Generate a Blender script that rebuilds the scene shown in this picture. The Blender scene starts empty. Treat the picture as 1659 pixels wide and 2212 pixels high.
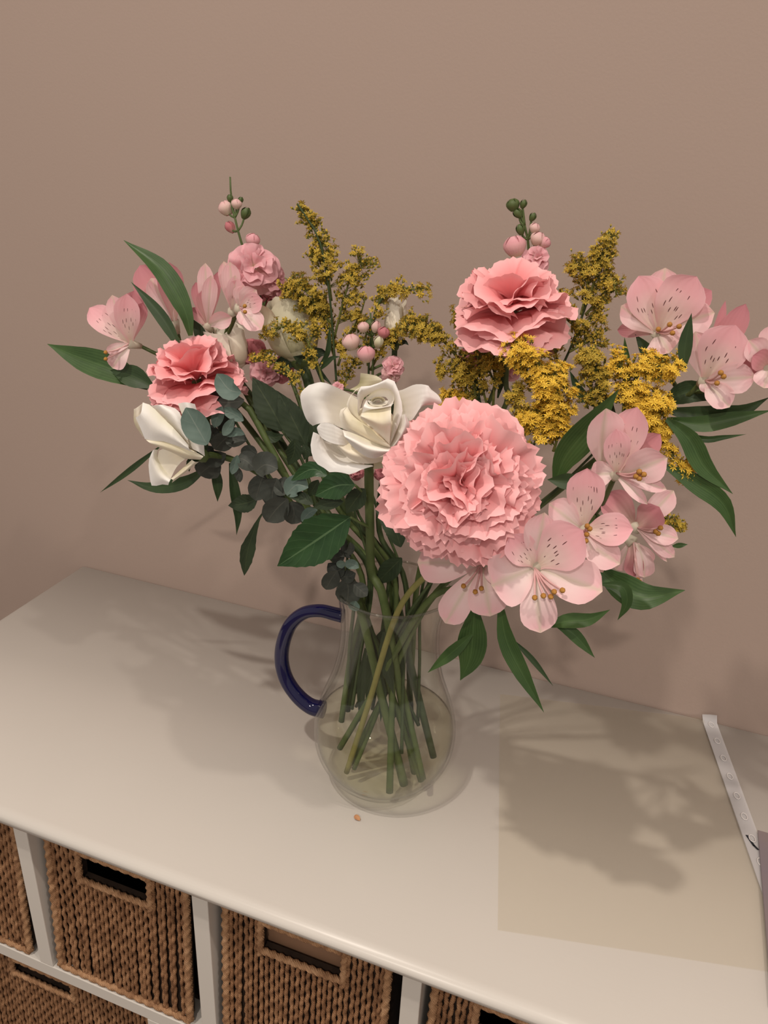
import bpy, bmesh, math, random
import numpy as np
from mathutils import Vector, Matrix

# ------------------------------------------------------------------ camera, world, lamps, exposure
TZ = 0.52                                   # height of the sideboard top above the floor (m)
FPX, PITCH, ROLL, YAW = 1708.92, 0.434191, 0.0494743, -0.3335657   # solved from the sideboard's edges
CAMH = 0.53                                 # camera height above the sideboard top
CAM = np.array([0.0, 0.0, TZ + CAMH])
WALL_Y = 0.7427
LIP_Y = 0.366
JX, JY = -0.1747, 0.5357                    # axis of the jug

sc = bpy.context.scene
sc.cycles.transparent_max_bounces = 40
COL = sc.collection
fw = np.array([math.sin(YAW)*math.cos(PITCH), math.cos(YAW)*math.cos(PITCH), -math.sin(PITCH)])
r0 = np.array([math.cos(YAW), -math.sin(YAW), 0.0])
u0 = np.cross(r0, fw)
RI = math.cos(ROLL)*r0 + math.sin(ROLL)*u0
UP = -math.sin(ROLL)*r0 + math.cos(ROLL)*u0
cam_data = bpy.data.cameras.new('camera')
cam_data.sensor_fit = 'VERTICAL'
cam_data.sensor_height = 24.0
cam_data.lens = 24.0*FPX/2212.0
cam_data.clip_start = 0.02
cam = bpy.data.objects.new('camera', cam_data)
COL.objects.link(cam)
cam.matrix_world = Matrix(((RI[0], UP[0], -fw[0], CAM[0]), (RI[1], UP[1], -fw[1], CAM[1]), (RI[2], UP[2], -fw[2], CAM[2]), (0, 0, 0, 1)))
sc.camera = cam

world = bpy.data.worlds.new('room_light'); sc.world = world
world.use_nodes = True
wb = world.node_tree.nodes['Background']
wb.inputs[0].default_value = (1.0, 0.89, 0.80, 1)
wb.inputs[1].default_value = 0.50
def lamp(name, loc, power, size, color):
    d = bpy.data.lights.new(name, 'AREA'); d.shape = 'DISK'; d.size = size; d.energy = power; d.color = color
    o = bpy.data.objects.new(name, d); COL.objects.link(o); o.location = loc
    return o
lamp('ceiling_lamp_left', (-0.52, -0.22, 2.42), 15.5, 0.06, (1.0, 0.89, 0.78))
lamp('ceiling_lamp_right', (0.95, -0.10, 2.42), 10.5, 0.06, (1.0, 0.89, 0.78))
lamp('ceiling_lamp_rear', (0.15, -1.70, 2.42), 30.0, 0.12, (1.0, 0.89, 0.78))
sc.view_settings.view_transform = 'Standard'
sc.view_settings.look = 'None'
sc.view_settings.exposure = 0.08
sc.view_settings.gamma = 1.0
sc.view_settings.use_curve_mapping = False

# ------------------------------------------------------------------ pixels to places
def ray(px, py):
    return fw + RI*(px-829.5)/FPX - UP*(py-1106.0)/FPX
def P(px, py, s=0.0):
    """point seen at a pixel, s metres behind (+) or in front (-) of the jug's axis, measured square to the wall"""
    d = ray(px, py)
    return CAM + d*((JY+s)/d[1])
def pxm(px, py, s):
    """metres per pixel there"""
    return (JY+s)/ray(px, py)[1]/FPX
def onTop(px, py, z=0.0):
    d = ray(px, py); return CAM + d*((TZ+z-CAM[2])/d[2])

# ------------------------------------------------------------------ object building
WORLD = {}
def thing(name, label, cat, loc, group=None):
    o = bpy.data.objects.new(name, None); COL.objects.link(o)
    o.empty_display_size = 0.02
    o.location = [float(c) for c in loc]; o['label'] = label; o['category'] = cat
    if group: o['group'] = group
    WORLD[o.name] = Matrix.Translation(o.location)
    return o
def place(o, M, parent):
    COL.objects.link(o)
    if parent is not None:
        o.parent = parent
        o.matrix_basis = WORLD[parent.name].inverted() @ M
    else:
        o.matrix_basis = M
    WORLD[o.name] = M.copy()
    return o
def new_mesh(name, V, F, mats, uv=None, smooth=True, midx=None):
    me = bpy.data.meshes.new(name)
    me.from_pydata([tuple(map(float, v)) for v in V], [], [tuple(int(i) for i in f) for f in F])
    for m in (mats if isinstance(mats, (list, tuple)) else [mats]): me.materials.append(m)
    if uv is not None:
        l = me.uv_layers.new(name='UVMap')
        li = np.zeros(len(me.loops), dtype=np.int32); me.loops.foreach_get('vertex_index', li)
        l.data.foreach_set('uv', np.asarray(uv, dtype=np.float32)[li].ravel())
    if smooth: me.polygons.foreach_set('use_smooth', [True]*len(me.polygons))
    if midx is not None: me.polygons.foreach_set('material_index', [int(i) for i in midx])
    me.update()
    return me
def obj(name, V, F, mats, parent=None, uv=None, smooth=True, midx=None, kind=None):
    V = np.asarray(V, dtype=float)
    c = (V.min(0)+V.max(0))/2
    me = new_mesh(name, V-c, F, mats, uv, smooth, midx)
    o = bpy.data.objects.new(name, me)
    place(o, Matrix.Translation([float(x) for x in c]), parent)
    if kind: o['kind'] = kind
    return o
def tag(o, label, cat, group=None):
    o['label'] = label; o['category'] = cat
    if group: o['group'] = group
    return o

# ------------------------------------------------------------------ shape helpers
def catmull(pts, n):
    pts = np.asarray(pts, dtype=float)
    if len(pts) == 2:
        t = np.linspace(0, 1, n)[:, None]; return pts[0]*(1-t)+pts[1]*t
    d = np.r_[0, np.cumsum(np.maximum(np.linalg.norm(np.diff(pts, axis=0), axis=1), 1e-9))]; d /= d[-1]
    ext = np.vstack([2*pts[0]-pts[1], pts, 2*pts[-1]-pts[-2]])
    out = []
    for t in np.linspace(0, 1, n):
        i = min(max(np.searchsorted(d, t, side='right')-1, 0), len(pts)-2)
        x = (t-d[i])/(d[i+1]-d[i]); p0, p1, p2, p3 = ext[i:i+4]
        out.append(0.5*((2*p1)+(-p0+p2)*x+(2*p0-5*p1+4*p2-p3)*x*x+(-p0+3*p1-3*p2+p3)*x**3))
    return np.array(out)
def grid_faces(nu, nv, off=0):
    """(nv+1) rows of (nu+1) points"""
    return [(off+j*(nu+1)+i, off+j*(nu+1)+i+1, off+(j+1)*(nu+1)+i+1, off+(j+1)*(nu+1)+i) for j in range(nv) for i in range(nu)]
def frames(C):
    C = np.asarray(C); T = np.gradient(C, axis=0); T /= np.linalg.norm(T, axis=1)[:, None]+1e-12
    a = np.array([0, 0, 1.0]) if abs(T[0][2]) < .9 else np.array([1.0, 0, 0])
    N = []; n = a-T[0]*(a@T[0]); n /= np.linalg.norm(n)
    for t in T:
        n = n-t*(n@t); n /= np.linalg.norm(n)+1e-12; N.append(n.copy())
    N = np.array(N); return T, N, np.cross(T, N)
def tube(C, r, ns=8, cap=True, bump=None):
    C = np.asarray(C); T, N, B = frames(C); n = len(C)
    r = np.broadcast_to(r, (n,)) if np.ndim(r) < 1 or len(np.atleast_1d(r)) in (1, n) else np.interp(np.linspace(0, 1, n), np.linspace(0, 1, len(r)), r)
    V, F = [], []
    for j in range(n):
        for i in range(ns):
            a = 2*math.pi*i/ns; rr = r[j]*(1 if bump is None else bump(j, a))
            V.append(C[j]+rr*(math.cos(a)*N[j]+math.sin(a)*B[j]))
    for j in range(n-1):
        for i in range(ns): F.append((j*ns+i, j*ns+(i+1) % ns, (j+1)*ns+(i+1) % ns, (j+1)*ns+i))
    if cap: F.append(tuple(range(ns))[::-1]); F.append(tuple((n-1)*ns+i for i in range(ns)))
    return np.array(V), F
def merge(parts):
    V, F, o = [], [], 0
    for v, f in parts:
        V.append(np.asarray(v)); F += [tuple(i+o for i in q) for q in f]; o += len(v)
    return np.vstack(V), F
def box(x0, x1, y0, y1, z0, z1):
    V = [(x, y, z) for z in (z0, z1) for y in (y0, y1) for x in (x0, x1)]
    return np.array(V, dtype=float), [(0, 2, 3, 1), (4, 5, 7, 6), (0, 1, 5, 4), (2, 6, 7, 3), (0, 4, 6, 2), (1, 3, 7, 5)]
def lathe(prof, n=64, cx=0, cy=0, cz=0, close=False):
    V, F = [], []
    for r, z in prof:
        for i in range(n):
            a = 2*math.pi*i/n; V.append((cx+r*math.cos(a), cy+r*math.sin(a), cz+z))
    m = len(prof)
    for j in range(m if close else m-1):
        k = (j+1) % m
        for i in range(n): F.append((j*n+i, j*n+(i+1) % n, k*n+(i+1) % n, k*n+i))
    return np.array(V), F

PROF = {
 'petal': [(0, .16), (.15, .28), (.35, .62), (.55, .93), (.68, 1), (.80, .96), (.89, .76), (.945, .46), (.975, .17), (1, .02)],
 'slim':  [(0, .25), (.25, .55), (.5, .9), (.68, 1), (.85, .75), (.95, .35), (1, .03)],
 'lance': [(0, .22), (.12, .5), (.3, .9), (.45, 1), (.62, .86), (.8, .48), (.92, .18), (1, .01)],
 'late':  [(0, .05), (.2, .15), (.42, .5), (.62, 1), (.8, .8), (.93, .35), (1, .02)],
 'round': [(0, .12), (.08, .45), (.22, .82), (.42, 1), (.62, .97), (.8, .74), (.92, .42), (1, .05)],
 'rose':  [(0, .06), (.06, .35), (.18, .75), (.38, 1), (.58, .9), (.78, .55), (.92, .2), (1, .01)],
}
def blade(C3, width, prof='lance', cup=.25, twist=0.0, nu=6, nv=12, serr=0, wave=0.0, seed=0, keel=False):
    """a leaf or petal round a 3-D midrib: cupped, twisted, waved and toothed"""
    rng = random.Random(seed)
    C = catmull(C3, nv+1); T = np.gradient(C, axis=0); T /= np.linalg.norm(T, axis=1)[:, None]+1e-12
    tw = np.interp(np.linspace(0, 1, nv+1), np.linspace(0, 1, len(np.atleast_1d(twist))), np.atleast_1d(twist)) if np.ndim(twist) else np.full(nv+1, float(twist))
    px_, py_ = zip(*PROF[prof]); ph = rng.uniform(0, 6.28); ph2 = rng.uniform(0, 6.28)
    V, UV = [], []
    for j in range(nv+1):
        v = j/nv; t = T[j]; n = CAM-C[j]; n = n-t*(n@t); n /= np.linalg.norm(n)+1e-12
        a = math.radians(tw[j]); w = np.cross(t, n); n2 = n*math.cos(a)+w*math.sin(a); w2 = np.cross(t, n2)
        hw = width/2*np.interp(v, px_, py_)/max(.45, math.cos(min(abs(a), 1.1)))
        if serr and j % 2: hw *= 1-serr
        for i in range(nu+1):
            u = 2*i/nu-1
            lift = (abs(u) if keel else u*u)*cup*hw
            wv = wave*width*math.sin(7*v+ph+1.3*u)*abs(u)*math.sin(math.pi*min(1, v*1.05)) + .35*wave*width*math.sin(13*v+ph2-2*u)*abs(u)
            V.append(C[j]+w2*u*hw+n2*(lift+wv)); UV.append((i/nu, v))
    return np.array(V), grid_faces(nu, nv), np.array(UV)
def loft(curves, nu=10, nv=10):
    """surface through a row of 3-D curves"""
    R = np.array([catmull(c, nu+1) for c in curves])
    G = np.array([catmull(R[:, i], nv+1) for i in range(nu+1)]).transpose(1, 0, 2)
    UV = [(i/nu, j/nv) for j in range(nv+1) for i in range(nu+1)]
    return G.reshape(-1, 3), grid_faces(nu, nv), np.array(UV)
# ------------------------------------------------------------------ materials
def mat(name):
    m = bpy.data.materials.new(name); m.use_nodes = True
    nt = m.node_tree; b = nt.nodes['Principled BSDF']; out = nt.nodes['Material Output']
    return m, nt, b, out
def N(nt, t, **kw):
    n = nt.nodes.new(t)
    for k, v in kw.items(): setattr(n, k, v)
    return n
def ramp(nt, fac, stops, interp='LINEAR'):
    r = N(nt, 'ShaderNodeValToRGB'); r.color_ramp.interpolation = interp
    while len(r.color_ramp.elements) < len(stops): r.color_ramp.elements.new(.5)
    for e, (p, c) in zip(r.color_ramp.elements, stops): e.position = p; e.color = (*c, 1)
    nt.links.new(fac, r.inputs[0]); return r.outputs[0]
def noise(nt, scale, detail=4, rough=.55, vec=None):
    n = N(nt, 'ShaderNodeTexNoise'); n.inputs['Scale'].default_value = scale; n.inputs['Detail'].default_value = detail; n.inputs['Roughness'].default_value = rough
    if vec is not None: nt.links.new(vec, n.inputs['Vector'])
    return n.outputs[0]
def mixc(nt, fac, a, b, mode='MIX'):
    m = N(nt, 'ShaderNodeMix', data_type='RGBA', blend_type=mode)
    if isinstance(fac, float): m.inputs[0].default_value = fac
    else: nt.links.new(fac, m.inputs[0])
    for s, x in ((6, a), (7, b)):
        if isinstance(x, tuple): m.inputs[s].default_value = (*x, 1)
        else: nt.links.new(x, m.inputs[s])
    return m.outputs[2]
def math_(nt, op, a, b=None):
    m = N(nt, 'ShaderNodeMath', operation=op)
    for s, x in ((0, a), (1, b)):
        if x is None: continue
        if isinstance(x, (int, float)): m.inputs[s].default_value = x
        else: nt.links.new(x, m.inputs[s])
    return m.outputs[0]
def bump(nt, b, h, strength, dist=.001):
    n = N(nt, 'ShaderNodeBump'); n.inputs['Strength'].default_value = strength; n.inputs['Distance'].default_value = dist
    nt.links.new(h, n.inputs['Height']); nt.links.new(n.outputs[0], b.inputs['Normal'])
def objco(nt):
    return N(nt, 'ShaderNodeTexCoord').outputs['Object']
def uvsep(nt):
    s = N(nt, 'ShaderNodeSeparateXYZ'); nt.links.new(N(nt, 'ShaderNodeTexCoord').outputs['UV'], s.inputs[0]); return s.outputs[0], s.outputs[1]
def translucent(nt, b, out, col, amount):
    t = N(nt, 'ShaderNodeBsdfTranslucent'); mx = N(nt, 'ShaderNodeMixShader'); mx.inputs[0].default_value = amount
    if isinstance(col, tuple): t.inputs[0].default_value = (*col, 1)
    else: nt.links.new(col, t.inputs[0])
    nt.links.new(b.outputs[0], mx.inputs[1]); nt.links.new(t.outputs[0], mx.inputs[2]); nt.links.new(mx.outputs[0], out.inputs[0])

def simple(name, c1, c2=None, scale=40, rough=.6, bmp=0, spec=.3, trans=0.0):
    m, nt, b, out = mat(name)
    b.inputs['Roughness'].default_value = rough; b.inputs['Specular IOR Level'].default_value = spec
    n = noise(nt, scale, vec=objco(nt)); c = ramp(nt, n, [(.3, c1), (.7, c2 or c1)])
    nt.links.new(c, b.inputs['Base Color'])
    if bmp: bump(nt, b, n, bmp)
    if trans: translucent(nt, b, out, c, trans)
    return m

def m_wall():
    m, nt, b, out = mat('wall_paint'); v = objco(nt)
    c = mixc(nt, noise(nt, 2.2, 3, vec=v), (.345, .262, .222), (.372, .285, .243))
    nt.links.new(c, b.inputs['Base Color']); b.inputs['Roughness'].default_value = .8
    bump(nt, b, noise(nt, 420, 3, vec=v), .18, .0006); return m
def m_white():
    m, nt, b, out = mat('white_painted_wood'); v = objco(nt)
    c = mixc(nt, noise(nt, 9, 4, vec=v), (.575, .545, .505), (.605, .573, .530))
    nt.links.new(c, b.inputs['Base Color']); b.inputs['Roughness'].default_value = .33; b.inputs['Specular IOR Level'].default_value = .45
    mp = N(nt, 'ShaderNodeMapping'); mp.inputs['Scale'].default_value = (12, 160, 160); nt.links.new(v, mp.inputs[0])
    bump(nt, b, noise(nt, 3, 4, vec=mp.outputs[0]), .06, .0006); return m
def m_leaf(name, c1, c2, vein, rough=.45, trans=.12, nveins=0, parallel=False):
    m, nt, b, out = mat(name); u, v = uvsep(nt)
    base = ramp(nt, noise(nt, 55, 3, vec=objco(nt)), [(.3, c1), (.7, c2)])
    du = math_(nt, 'ABSOLUTE', math_(nt, 'SUBTRACT', u, .5))
    rib = math_(nt, 'LESS_THAN', du, .022)
    if parallel:
        w = math_(nt, 'SINE', math_(nt, 'MULTIPLY', u, 62.0)); base = mixc(nt, math_(nt, 'MULTIPLY', math_(nt, 'ADD', w, 1.0), .10), base, vein)
        rib = math_(nt, 'MULTIPLY', rib, .5)
    if nveins:
        w = math_(nt, 'SINE', math_(nt, 'MULTIPLY', math_(nt, 'SUBTRACT', v, math_(nt, 'MULTIPLY', du, .55)), nveins*6.283))
        side = math_(nt, 'GREATER_THAN', w, .96); base = mixc(nt, math_(nt, 'MULTIPLY', side, .16), base, vein)
        bump(nt, b, w, .12, .0004)
    base = mixc(nt, math_(nt, 'MULTIPLY', rib, .7), base, vein)
    nt.links.new(base, b.inputs['Base Color']); b.inputs['Roughness'].default_value = rough; b.inputs['Specular IOR Level'].default_value = .35
    translucent(nt, b, out, base, trans); return m
def m_petal(name, stops, rough=.65, trans=.25, spots=False, midrib=None, edge=None, fine=40.0):
    m, nt, b, out = mat(name); u, v = uvsep(nt)
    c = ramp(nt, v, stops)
    du = math_(nt, 'ABSOLUTE', math_(nt, 'SUBTRACT', u, .5))
    lines = math_(nt, 'ADD', math_(nt, 'MULTIPLY', math_(nt, 'SINE', math_(nt, 'MULTIPLY', u, fine)), .5), .5)
    c = mixc(nt, math_(nt, 'MULTIPLY', lines, .10), c, (.80, .40, .44) if not edge else edge)
    if edge: c = mixc(nt, math_(nt, 'MULTIPLY', math_(nt, 'POWER', math_(nt, 'MULTIPLY', du, 2.0), 2.5), .8), c, edge)
    if midrib:
        k = math_(nt, 'SUBTRACT', 1.0, math_(nt, 'MINIMUM', math_(nt, 'MULTIPLY', du, 9.0), 1.0)); c = mixc(nt, math_(nt, 'MULTIPLY', k, .55), c, midrib)
    if spots:
        cb = N(nt, 'ShaderNodeCombineXYZ'); fan = math_(nt, 'ADD', .5, math_(nt, 'MULTIPLY', math_(nt, 'SUBTRACT', u, .5), math_(nt, 'ADD', .45, v)))
        oi = N(nt, 'ShaderNodeObjectInfo')
        nt.links.new(math_(nt, 'ADD', math_(nt, 'MULTIPLY', fan, 11.0), math_(nt, 'MULTIPLY', oi.outputs['Random'], 37.0)), cb.inputs[0]); nt.links.new(math_(nt, 'MULTIPLY', v, 7.0), cb.inputs[1])
        vo = N(nt, 'ShaderNodeTexVoronoi'); vo.voronoi_dimensions = '2D'; vo.inputs['Scale'].default_value = 1.0; vo.inputs['Randomness'].default_value = .75
        mp = N(nt, 'ShaderNodeMapping'); mp.inputs['Scale'].default_value = (1, .42, 1)
        nt.links.new(cb.outputs[0], mp.inputs[0]); nt.links.new(mp.outputs[0], vo.inputs['Vector'])
        dash = math_(nt, 'LESS_THAN', vo.outputs['Distance'], .13)
        zone = math_(nt, 'MULTIPLY', math_(nt, 'GREATER_THAN', v, .26), math_(nt, 'MULTIPLY', math_(nt, 'LESS_THAN', v, .74), math_(nt, 'LESS_THAN', du, .33)))
        c = mixc(nt, math_(nt, 'MULTIPLY', math_(nt, 'MULTIPLY', dash, zone), .9), c, (.10, .02, .025))
    nt.links.new(c, b.inputs['Base Color']); b.inputs['Roughness'].default_value = rough; b.inputs['Specular IOR Level'].default_value = .2
    bump(nt, b, lines, .12, .0004)
    translucent(nt, b, out, c, trans); return m
def m_seagrass(name, c0, c1, c2):
    m, nt, b, out = mat(name); v = objco(nt); g = N(nt, 'ShaderNodeNewGeometry').outputs['Position']
    c = ramp(nt, noise(nt, 95, 5, .65, vec=g), [(.28, c0), (.5, c1), (.74, c2)])
    nt.links.new(c, b.inputs['Base Color']); b.inputs['Roughness'].default_value = .75; b.inputs['Specular IOR Level'].default_value = .2
    w = N(nt, 'ShaderNodeTexWave'); w.inputs['Scale'].default_value = 260; w.inputs['Distortion'].default_value = 3; w.bands_direction = 'DIAGONAL'; nt.links.new(g, w.inputs[0])
    bump(nt, b, w.outputs[1], .6, .0008); return m
def m_clear(name, tint, ior, rough=.0, haze=0.0, hazecol=(1, 1, 1)):
    m, nt, b, out = mat(name); nt.nodes.remove(b)
    tr = N(nt, 'ShaderNodeBsdfTransparent'); tr.inputs[0].default_value = (*tint, 1)
    gl = N(nt, 'ShaderNodeBsdfGlossy'); gl.inputs['Roughness'].default_value = rough
    lw = N(nt, 'ShaderNodeLayerWeight'); lw.inputs[0].default_value = .5        # Schlick reflectance, same from both faces of the thin wall
    f0 = ((ior-1)/(ior+1))**2
    fr = math_(nt, 'ADD', f0, math_(nt, 'MULTIPLY', math_(nt, 'POWER', lw.outputs['Facing'], 5.0), 1-f0))
    mx = N(nt, 'ShaderNodeMixShader'); nt.links.new(fr, mx.inputs[0]); nt.links.new(tr.outputs[0], mx.inputs[1]); nt.links.new(gl.outputs[0], mx.inputs[2])
    last = mx.outputs[0]
    if haze:
        df = N(nt, 'ShaderNodeBsdfDiffuse'); df.inputs[0].default_value = (*hazecol, 1)
        m2 = N(nt, 'ShaderNodeMixShader'); m2.inputs[0].default_value = haze; nt.links.new(last, m2.inputs[1]); nt.links.new(df.outputs[0], m2.inputs[2]); last = m2.outputs[0]
    nt.links.new(last, out.inputs[0]); return m
def m_blueglass():
    m, nt, b, out = mat('cobalt_glass'); b.inputs['Base Color'].default_value = (.003, .003, .040, 1); b.inputs['Roughness'].default_value = .06
    b.inputs['IOR'].default_value = 1.5; b.inputs['Transmission Weight'].default_value = .0; return m

M = dict(
 wall=m_wall(), white=m_white(),
 floor=simple('floor_carpet', (.16, .13, .11), (.22, .18, .15), 300, .95, .5),
 skirt=simple('skirting_paint', (.66, .62, .57), (.70, .66, .60), 6, .4),
 grass=m_seagrass('seagrass', (.095, .043, .02), (.26, .132, .066), (.42, .235, .125)),
 grassl=m_seagrass('seagrass_rope', (.17, .08, .04), (.36, .20, .105), (.54, .33, .19)),
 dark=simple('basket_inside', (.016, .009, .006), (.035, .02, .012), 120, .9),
 glass=m_clear('jug_glass', (.982, .985, .972), 1.45, .02),
 blue=m_blueglass(), water=m_clear('water', (.97, .965, .90), 1.45, .0), rim=m_clear('glass_rim', (.80, .80, .77), 1.7, .03),
 sleeve=m_clear('clear_plastic', (.994, .989, .974), 1.3, .3, .035, (.66, .56, .40)),
 strip=m_clear('frosted_plastic', (.9, .9, .9), 1.3, .3, .5, (.66, .64, .65)),
 hole=simple('hole_edge', (.60, .57, .56), None, 40, .5), ink=simple('black_ink', (.012, .014, .02), None, 40, .6),
 card=simple('mauve_card', (.22, .175, .165), (.19, .16, .185), 14, .55),
 crumb=simple('dry_petal', (.50, .27, .13), (.42, .20, .10), 200, .8),
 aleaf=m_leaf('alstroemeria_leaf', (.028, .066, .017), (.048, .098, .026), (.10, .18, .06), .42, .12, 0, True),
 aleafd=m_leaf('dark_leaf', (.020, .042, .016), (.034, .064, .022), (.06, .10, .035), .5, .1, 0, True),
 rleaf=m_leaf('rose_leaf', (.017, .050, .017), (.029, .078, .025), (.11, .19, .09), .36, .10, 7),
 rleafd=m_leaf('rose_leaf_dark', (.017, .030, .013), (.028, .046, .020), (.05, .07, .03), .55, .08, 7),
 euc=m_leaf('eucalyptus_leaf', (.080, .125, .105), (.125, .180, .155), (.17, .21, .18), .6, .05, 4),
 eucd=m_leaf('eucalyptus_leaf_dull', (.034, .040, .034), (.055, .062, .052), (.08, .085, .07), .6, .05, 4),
 stem=simple('stem_green', (.055, .085, .024), (.095, .125, .042), 60, .5, .1),
 stemd=simple('stem_dark', (.030, .050, .018), (.055, .078, .028), 60, .55, .1),
 stemy=simple('stem_straw', (.17, .165, .05), (.24, .215, .07), 60, .5),
 gold=simple('goldenrod_yellow', (.78, .52, .06), (.90, .64, .09), 300, .7, 0, .2, .2),
 goldd=simple('goldenrod_ochre', (.58, .38, .05), (.70, .48, .07), 300, .7, 0, .2, .15),
 goldo=simple('goldenrod_olive', (.38, .28, .045), (.54, .39, .06), 300, .7, 0, .2, .15),
 goldg=simple('goldenrod_green', (.13, .15, .04), (.22, .22, .06), 200, .7, 0, .2, .1),
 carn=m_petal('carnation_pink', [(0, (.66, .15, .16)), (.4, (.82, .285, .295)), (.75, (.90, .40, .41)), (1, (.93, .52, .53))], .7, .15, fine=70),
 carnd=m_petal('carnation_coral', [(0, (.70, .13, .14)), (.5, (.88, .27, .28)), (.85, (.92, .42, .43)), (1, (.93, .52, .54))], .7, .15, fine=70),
 outer=m_petal('alstroemeria_outer', [(0, (.66, .60, .50)), (.3, (.88, .74, .72)), (.65, (.89, .67, .68)), (.92, (.87, .52, .56)), (1, (.75, .62, .50))], .6, .3, edge=(.88, .60, .62), midrib=(.60, .58, .42)),
 inner=m_petal('alstroemeria_inner', [(0, (.72, .60, .46)), (.25, (.90, .78, .69)), (.5, (.89, .67, .65)), (.78, (.85, .46, .50)), (1, (.83, .41, .46))], .6, .2, spots=True, edge=(.86, .52, .56)),
 pinkd=m_petal('alstroemeria_deep', [(0, (.66, .52, .42)), (.35, (.72, .46, .44)), (.75, (.60, .26, .29)), (1, (.55, .22, .26))], .6, .3, edge=(.6, .28, .31)),
 stock=m_petal('stock_pink', [(0, (.82, .72, .50)), (.3, (.82, .56, .54)), (.7, (.76, .38, .42)), (1, (.80, .46, .50))], .65, .25),
 stockd=m_petal('stock_deep', [(0, (.55, .35, .28)), (.4, (.52, .18, .19)), (1, (.55, .20, .23))], .65, .2),
 stockp=m_petal('stock_pale', [(0, (.62, .58, .40)), (.5, (.80, .60, .54)), (1, (.78, .48, .50))], .65, .25),
 white_rose=m_petal('rose_white', [(0, (.74, .71, .55)), (.3, (.87, .84, .77)), (.7, (.91, .90, .87)), (1, (.93, .92, .91))], .6, .12, edge=(.92, .91, .89), fine=30),
 cream_rose=m_petal('rose_cream', [(0, (.66, .60, .40)), (.5, (.84, .76, .60)), (1, (.90, .86, .76))], .6, .12, edge=(.88, .83, .72), fine=30),
 green_rose=m_petal('rose_greenish', [(0, (.40, .38, .20)), (.4, (.60, .56, .36)), (1, (.74, .71, .56))], .6, .25, edge=(.70, .66, .50), fine=30),
 anther=simple('anther_orange', (.32, .14, .03), (.44, .22, .05), 300, .8),
 filament=simple('filament_pink', (.72, .40, .40), (.78, .52, .50), 80, .5, 0, .3, .2),
)
# ------------------------------------------------------------------ the room
def struct(name, V, F, m, parent=None, smooth=False):
    o = obj(name, V, F, m, parent, smooth=smooth); o['kind'] = 'structure'; return o
struct('wall_back', *box(-3.2, 2.4, WALL_Y, WALL_Y+.12, 0, 2.45), M['wall'])
struct('floor', *box(-3.2, 2.4, -2.2, WALL_Y+.12, -.1, 0), M['floor'])
for a, b in ((-3.2, -.66), (.30, 2.4)):
    struct('baseboard_back', *box(a, b, WALL_Y-.016, WALL_Y, 0, .11), M['skirt'])

# ------------------------------------------------------------------ sideboard with basket compartments
def bevelbox(x0, x1, y0, y1, z0, z1, off, seg, keep=None):
    bm = bmesh.new(); bmesh.ops.create_cube(bm, size=1)
    bmesh.ops.scale(bm, vec=(x1-x0, y1-y0, z1-z0), verts=bm.verts); bmesh.ops.translate(bm, vec=((x0+x1)/2, (y0+y1)/2, (z0+z1)/2), verts=bm.verts)
    es = [e for e in bm.edges if keep is None or keep(e)]
    bmesh.ops.bevel(bm, geom=es, offset=off, segments=seg, profile=.5, affect='EDGES')
    bm.verts.index_update(); V = np.array([v.co[:] for v in bm.verts]); F = [tuple(v.index for v in f.verts) for f in bm.faces]; bm.free()
    return V, F
PF, PB = .380, WALL_Y-.009                  # front and back of the carcass
UC = [-.6400+.1829*k for k in range(6)]     # upper dividers
LC = [-.6400+.3048*k for k in range(4)]     # lower dividers
HT = .0076
side = thing('sideboard', 'low white painted sideboard with open basket compartments against the taupe wall', 'sideboard', (-.18, .56, 0))
top = obj('top', *bevelbox(-.685, .322, LIP_Y, WALL_Y-.0015, TZ-.018, TZ, .0088, 6, lambda e: not all(v.co.y > .7 for v in e.verts) and not (abs(e.verts[0].co.z-e.verts[1].co.z) > .01)), M['white'], side, smooth=True)
def panel(name, x0, x1, y0, y1, z0, z1): return obj(name, *bevelbox(x0, x1, y0, y1, TZ+z0, TZ+z1, .0008, 2), M['white'], side, smooth=False)
for i, x in enumerate(UC):
    if i in (0, 5): panel('side_panel', x-HT, x+HT, PF, PB, -.476, -.0185)
    else: panel('divider', x-HT, x+HT, PF, PB, -.2105, -.0185)
panel('shelf', UC[0]+HT, UC[5]-HT, PF, PB, -.2266, -.2108)
for x in LC[1:3]: panel('divider', x-HT, x+HT, PF, PB, -.459, -.2269)
panel('bottom_panel', UC[0]+HT, UC[5]-HT, PF, PB, -.476, -.4595)
panel('back_panel', UC[0], UC[5], PB+.0005, PB+.006, -.476, -.019)
panel('plinth', UC[0]-HT+.004, UC[5]+HT-.004, PF+.012, PB, -.52, -.4762)

# ------------------------------------------------------------------ seagrass baskets
def rope(C, r, pitch, ns=8, lay=1, amp=.22):
    L = np.r_[0, np.cumsum(np.linalg.norm(np.diff(C, axis=0), axis=1))]
    return tube(C, r, ns, True, lambda j, a: 1+amp*math.cos(2*a*lay-2*math.pi*L[j]/pitch))
STR = {}
def strand_mesh(h, ph, seed, mk='grass'):
    """one plaited upright of the weave, hanging from the origin, swaying from side to side"""
    key = (round(h, 4), ph, seed, mk)
    if key not in STR:
        rng = random.Random(seed*7+ph); n = max(8, int(h/.0021)); z = np.linspace(0, -h, n)
        j = rng.uniform(.8, 1.25)
        x = .0005*np.sin(2*math.pi*z/.0135+ph*math.pi+rng.uniform(-.7, .7)); y = -.0006*np.cos(2*math.pi*z/.0135+ph*math.pi)
        C = np.stack([x, y, z], -1); rr = .00195*(1+.10*np.sin(2*math.pi*z/.00675*j+rng.uniform(0, 6)))
        V, F = tube(C, rr, 6)
        STR[key] = new_mesh('strand', V, F, M[mk])
    return STR[key]
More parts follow.
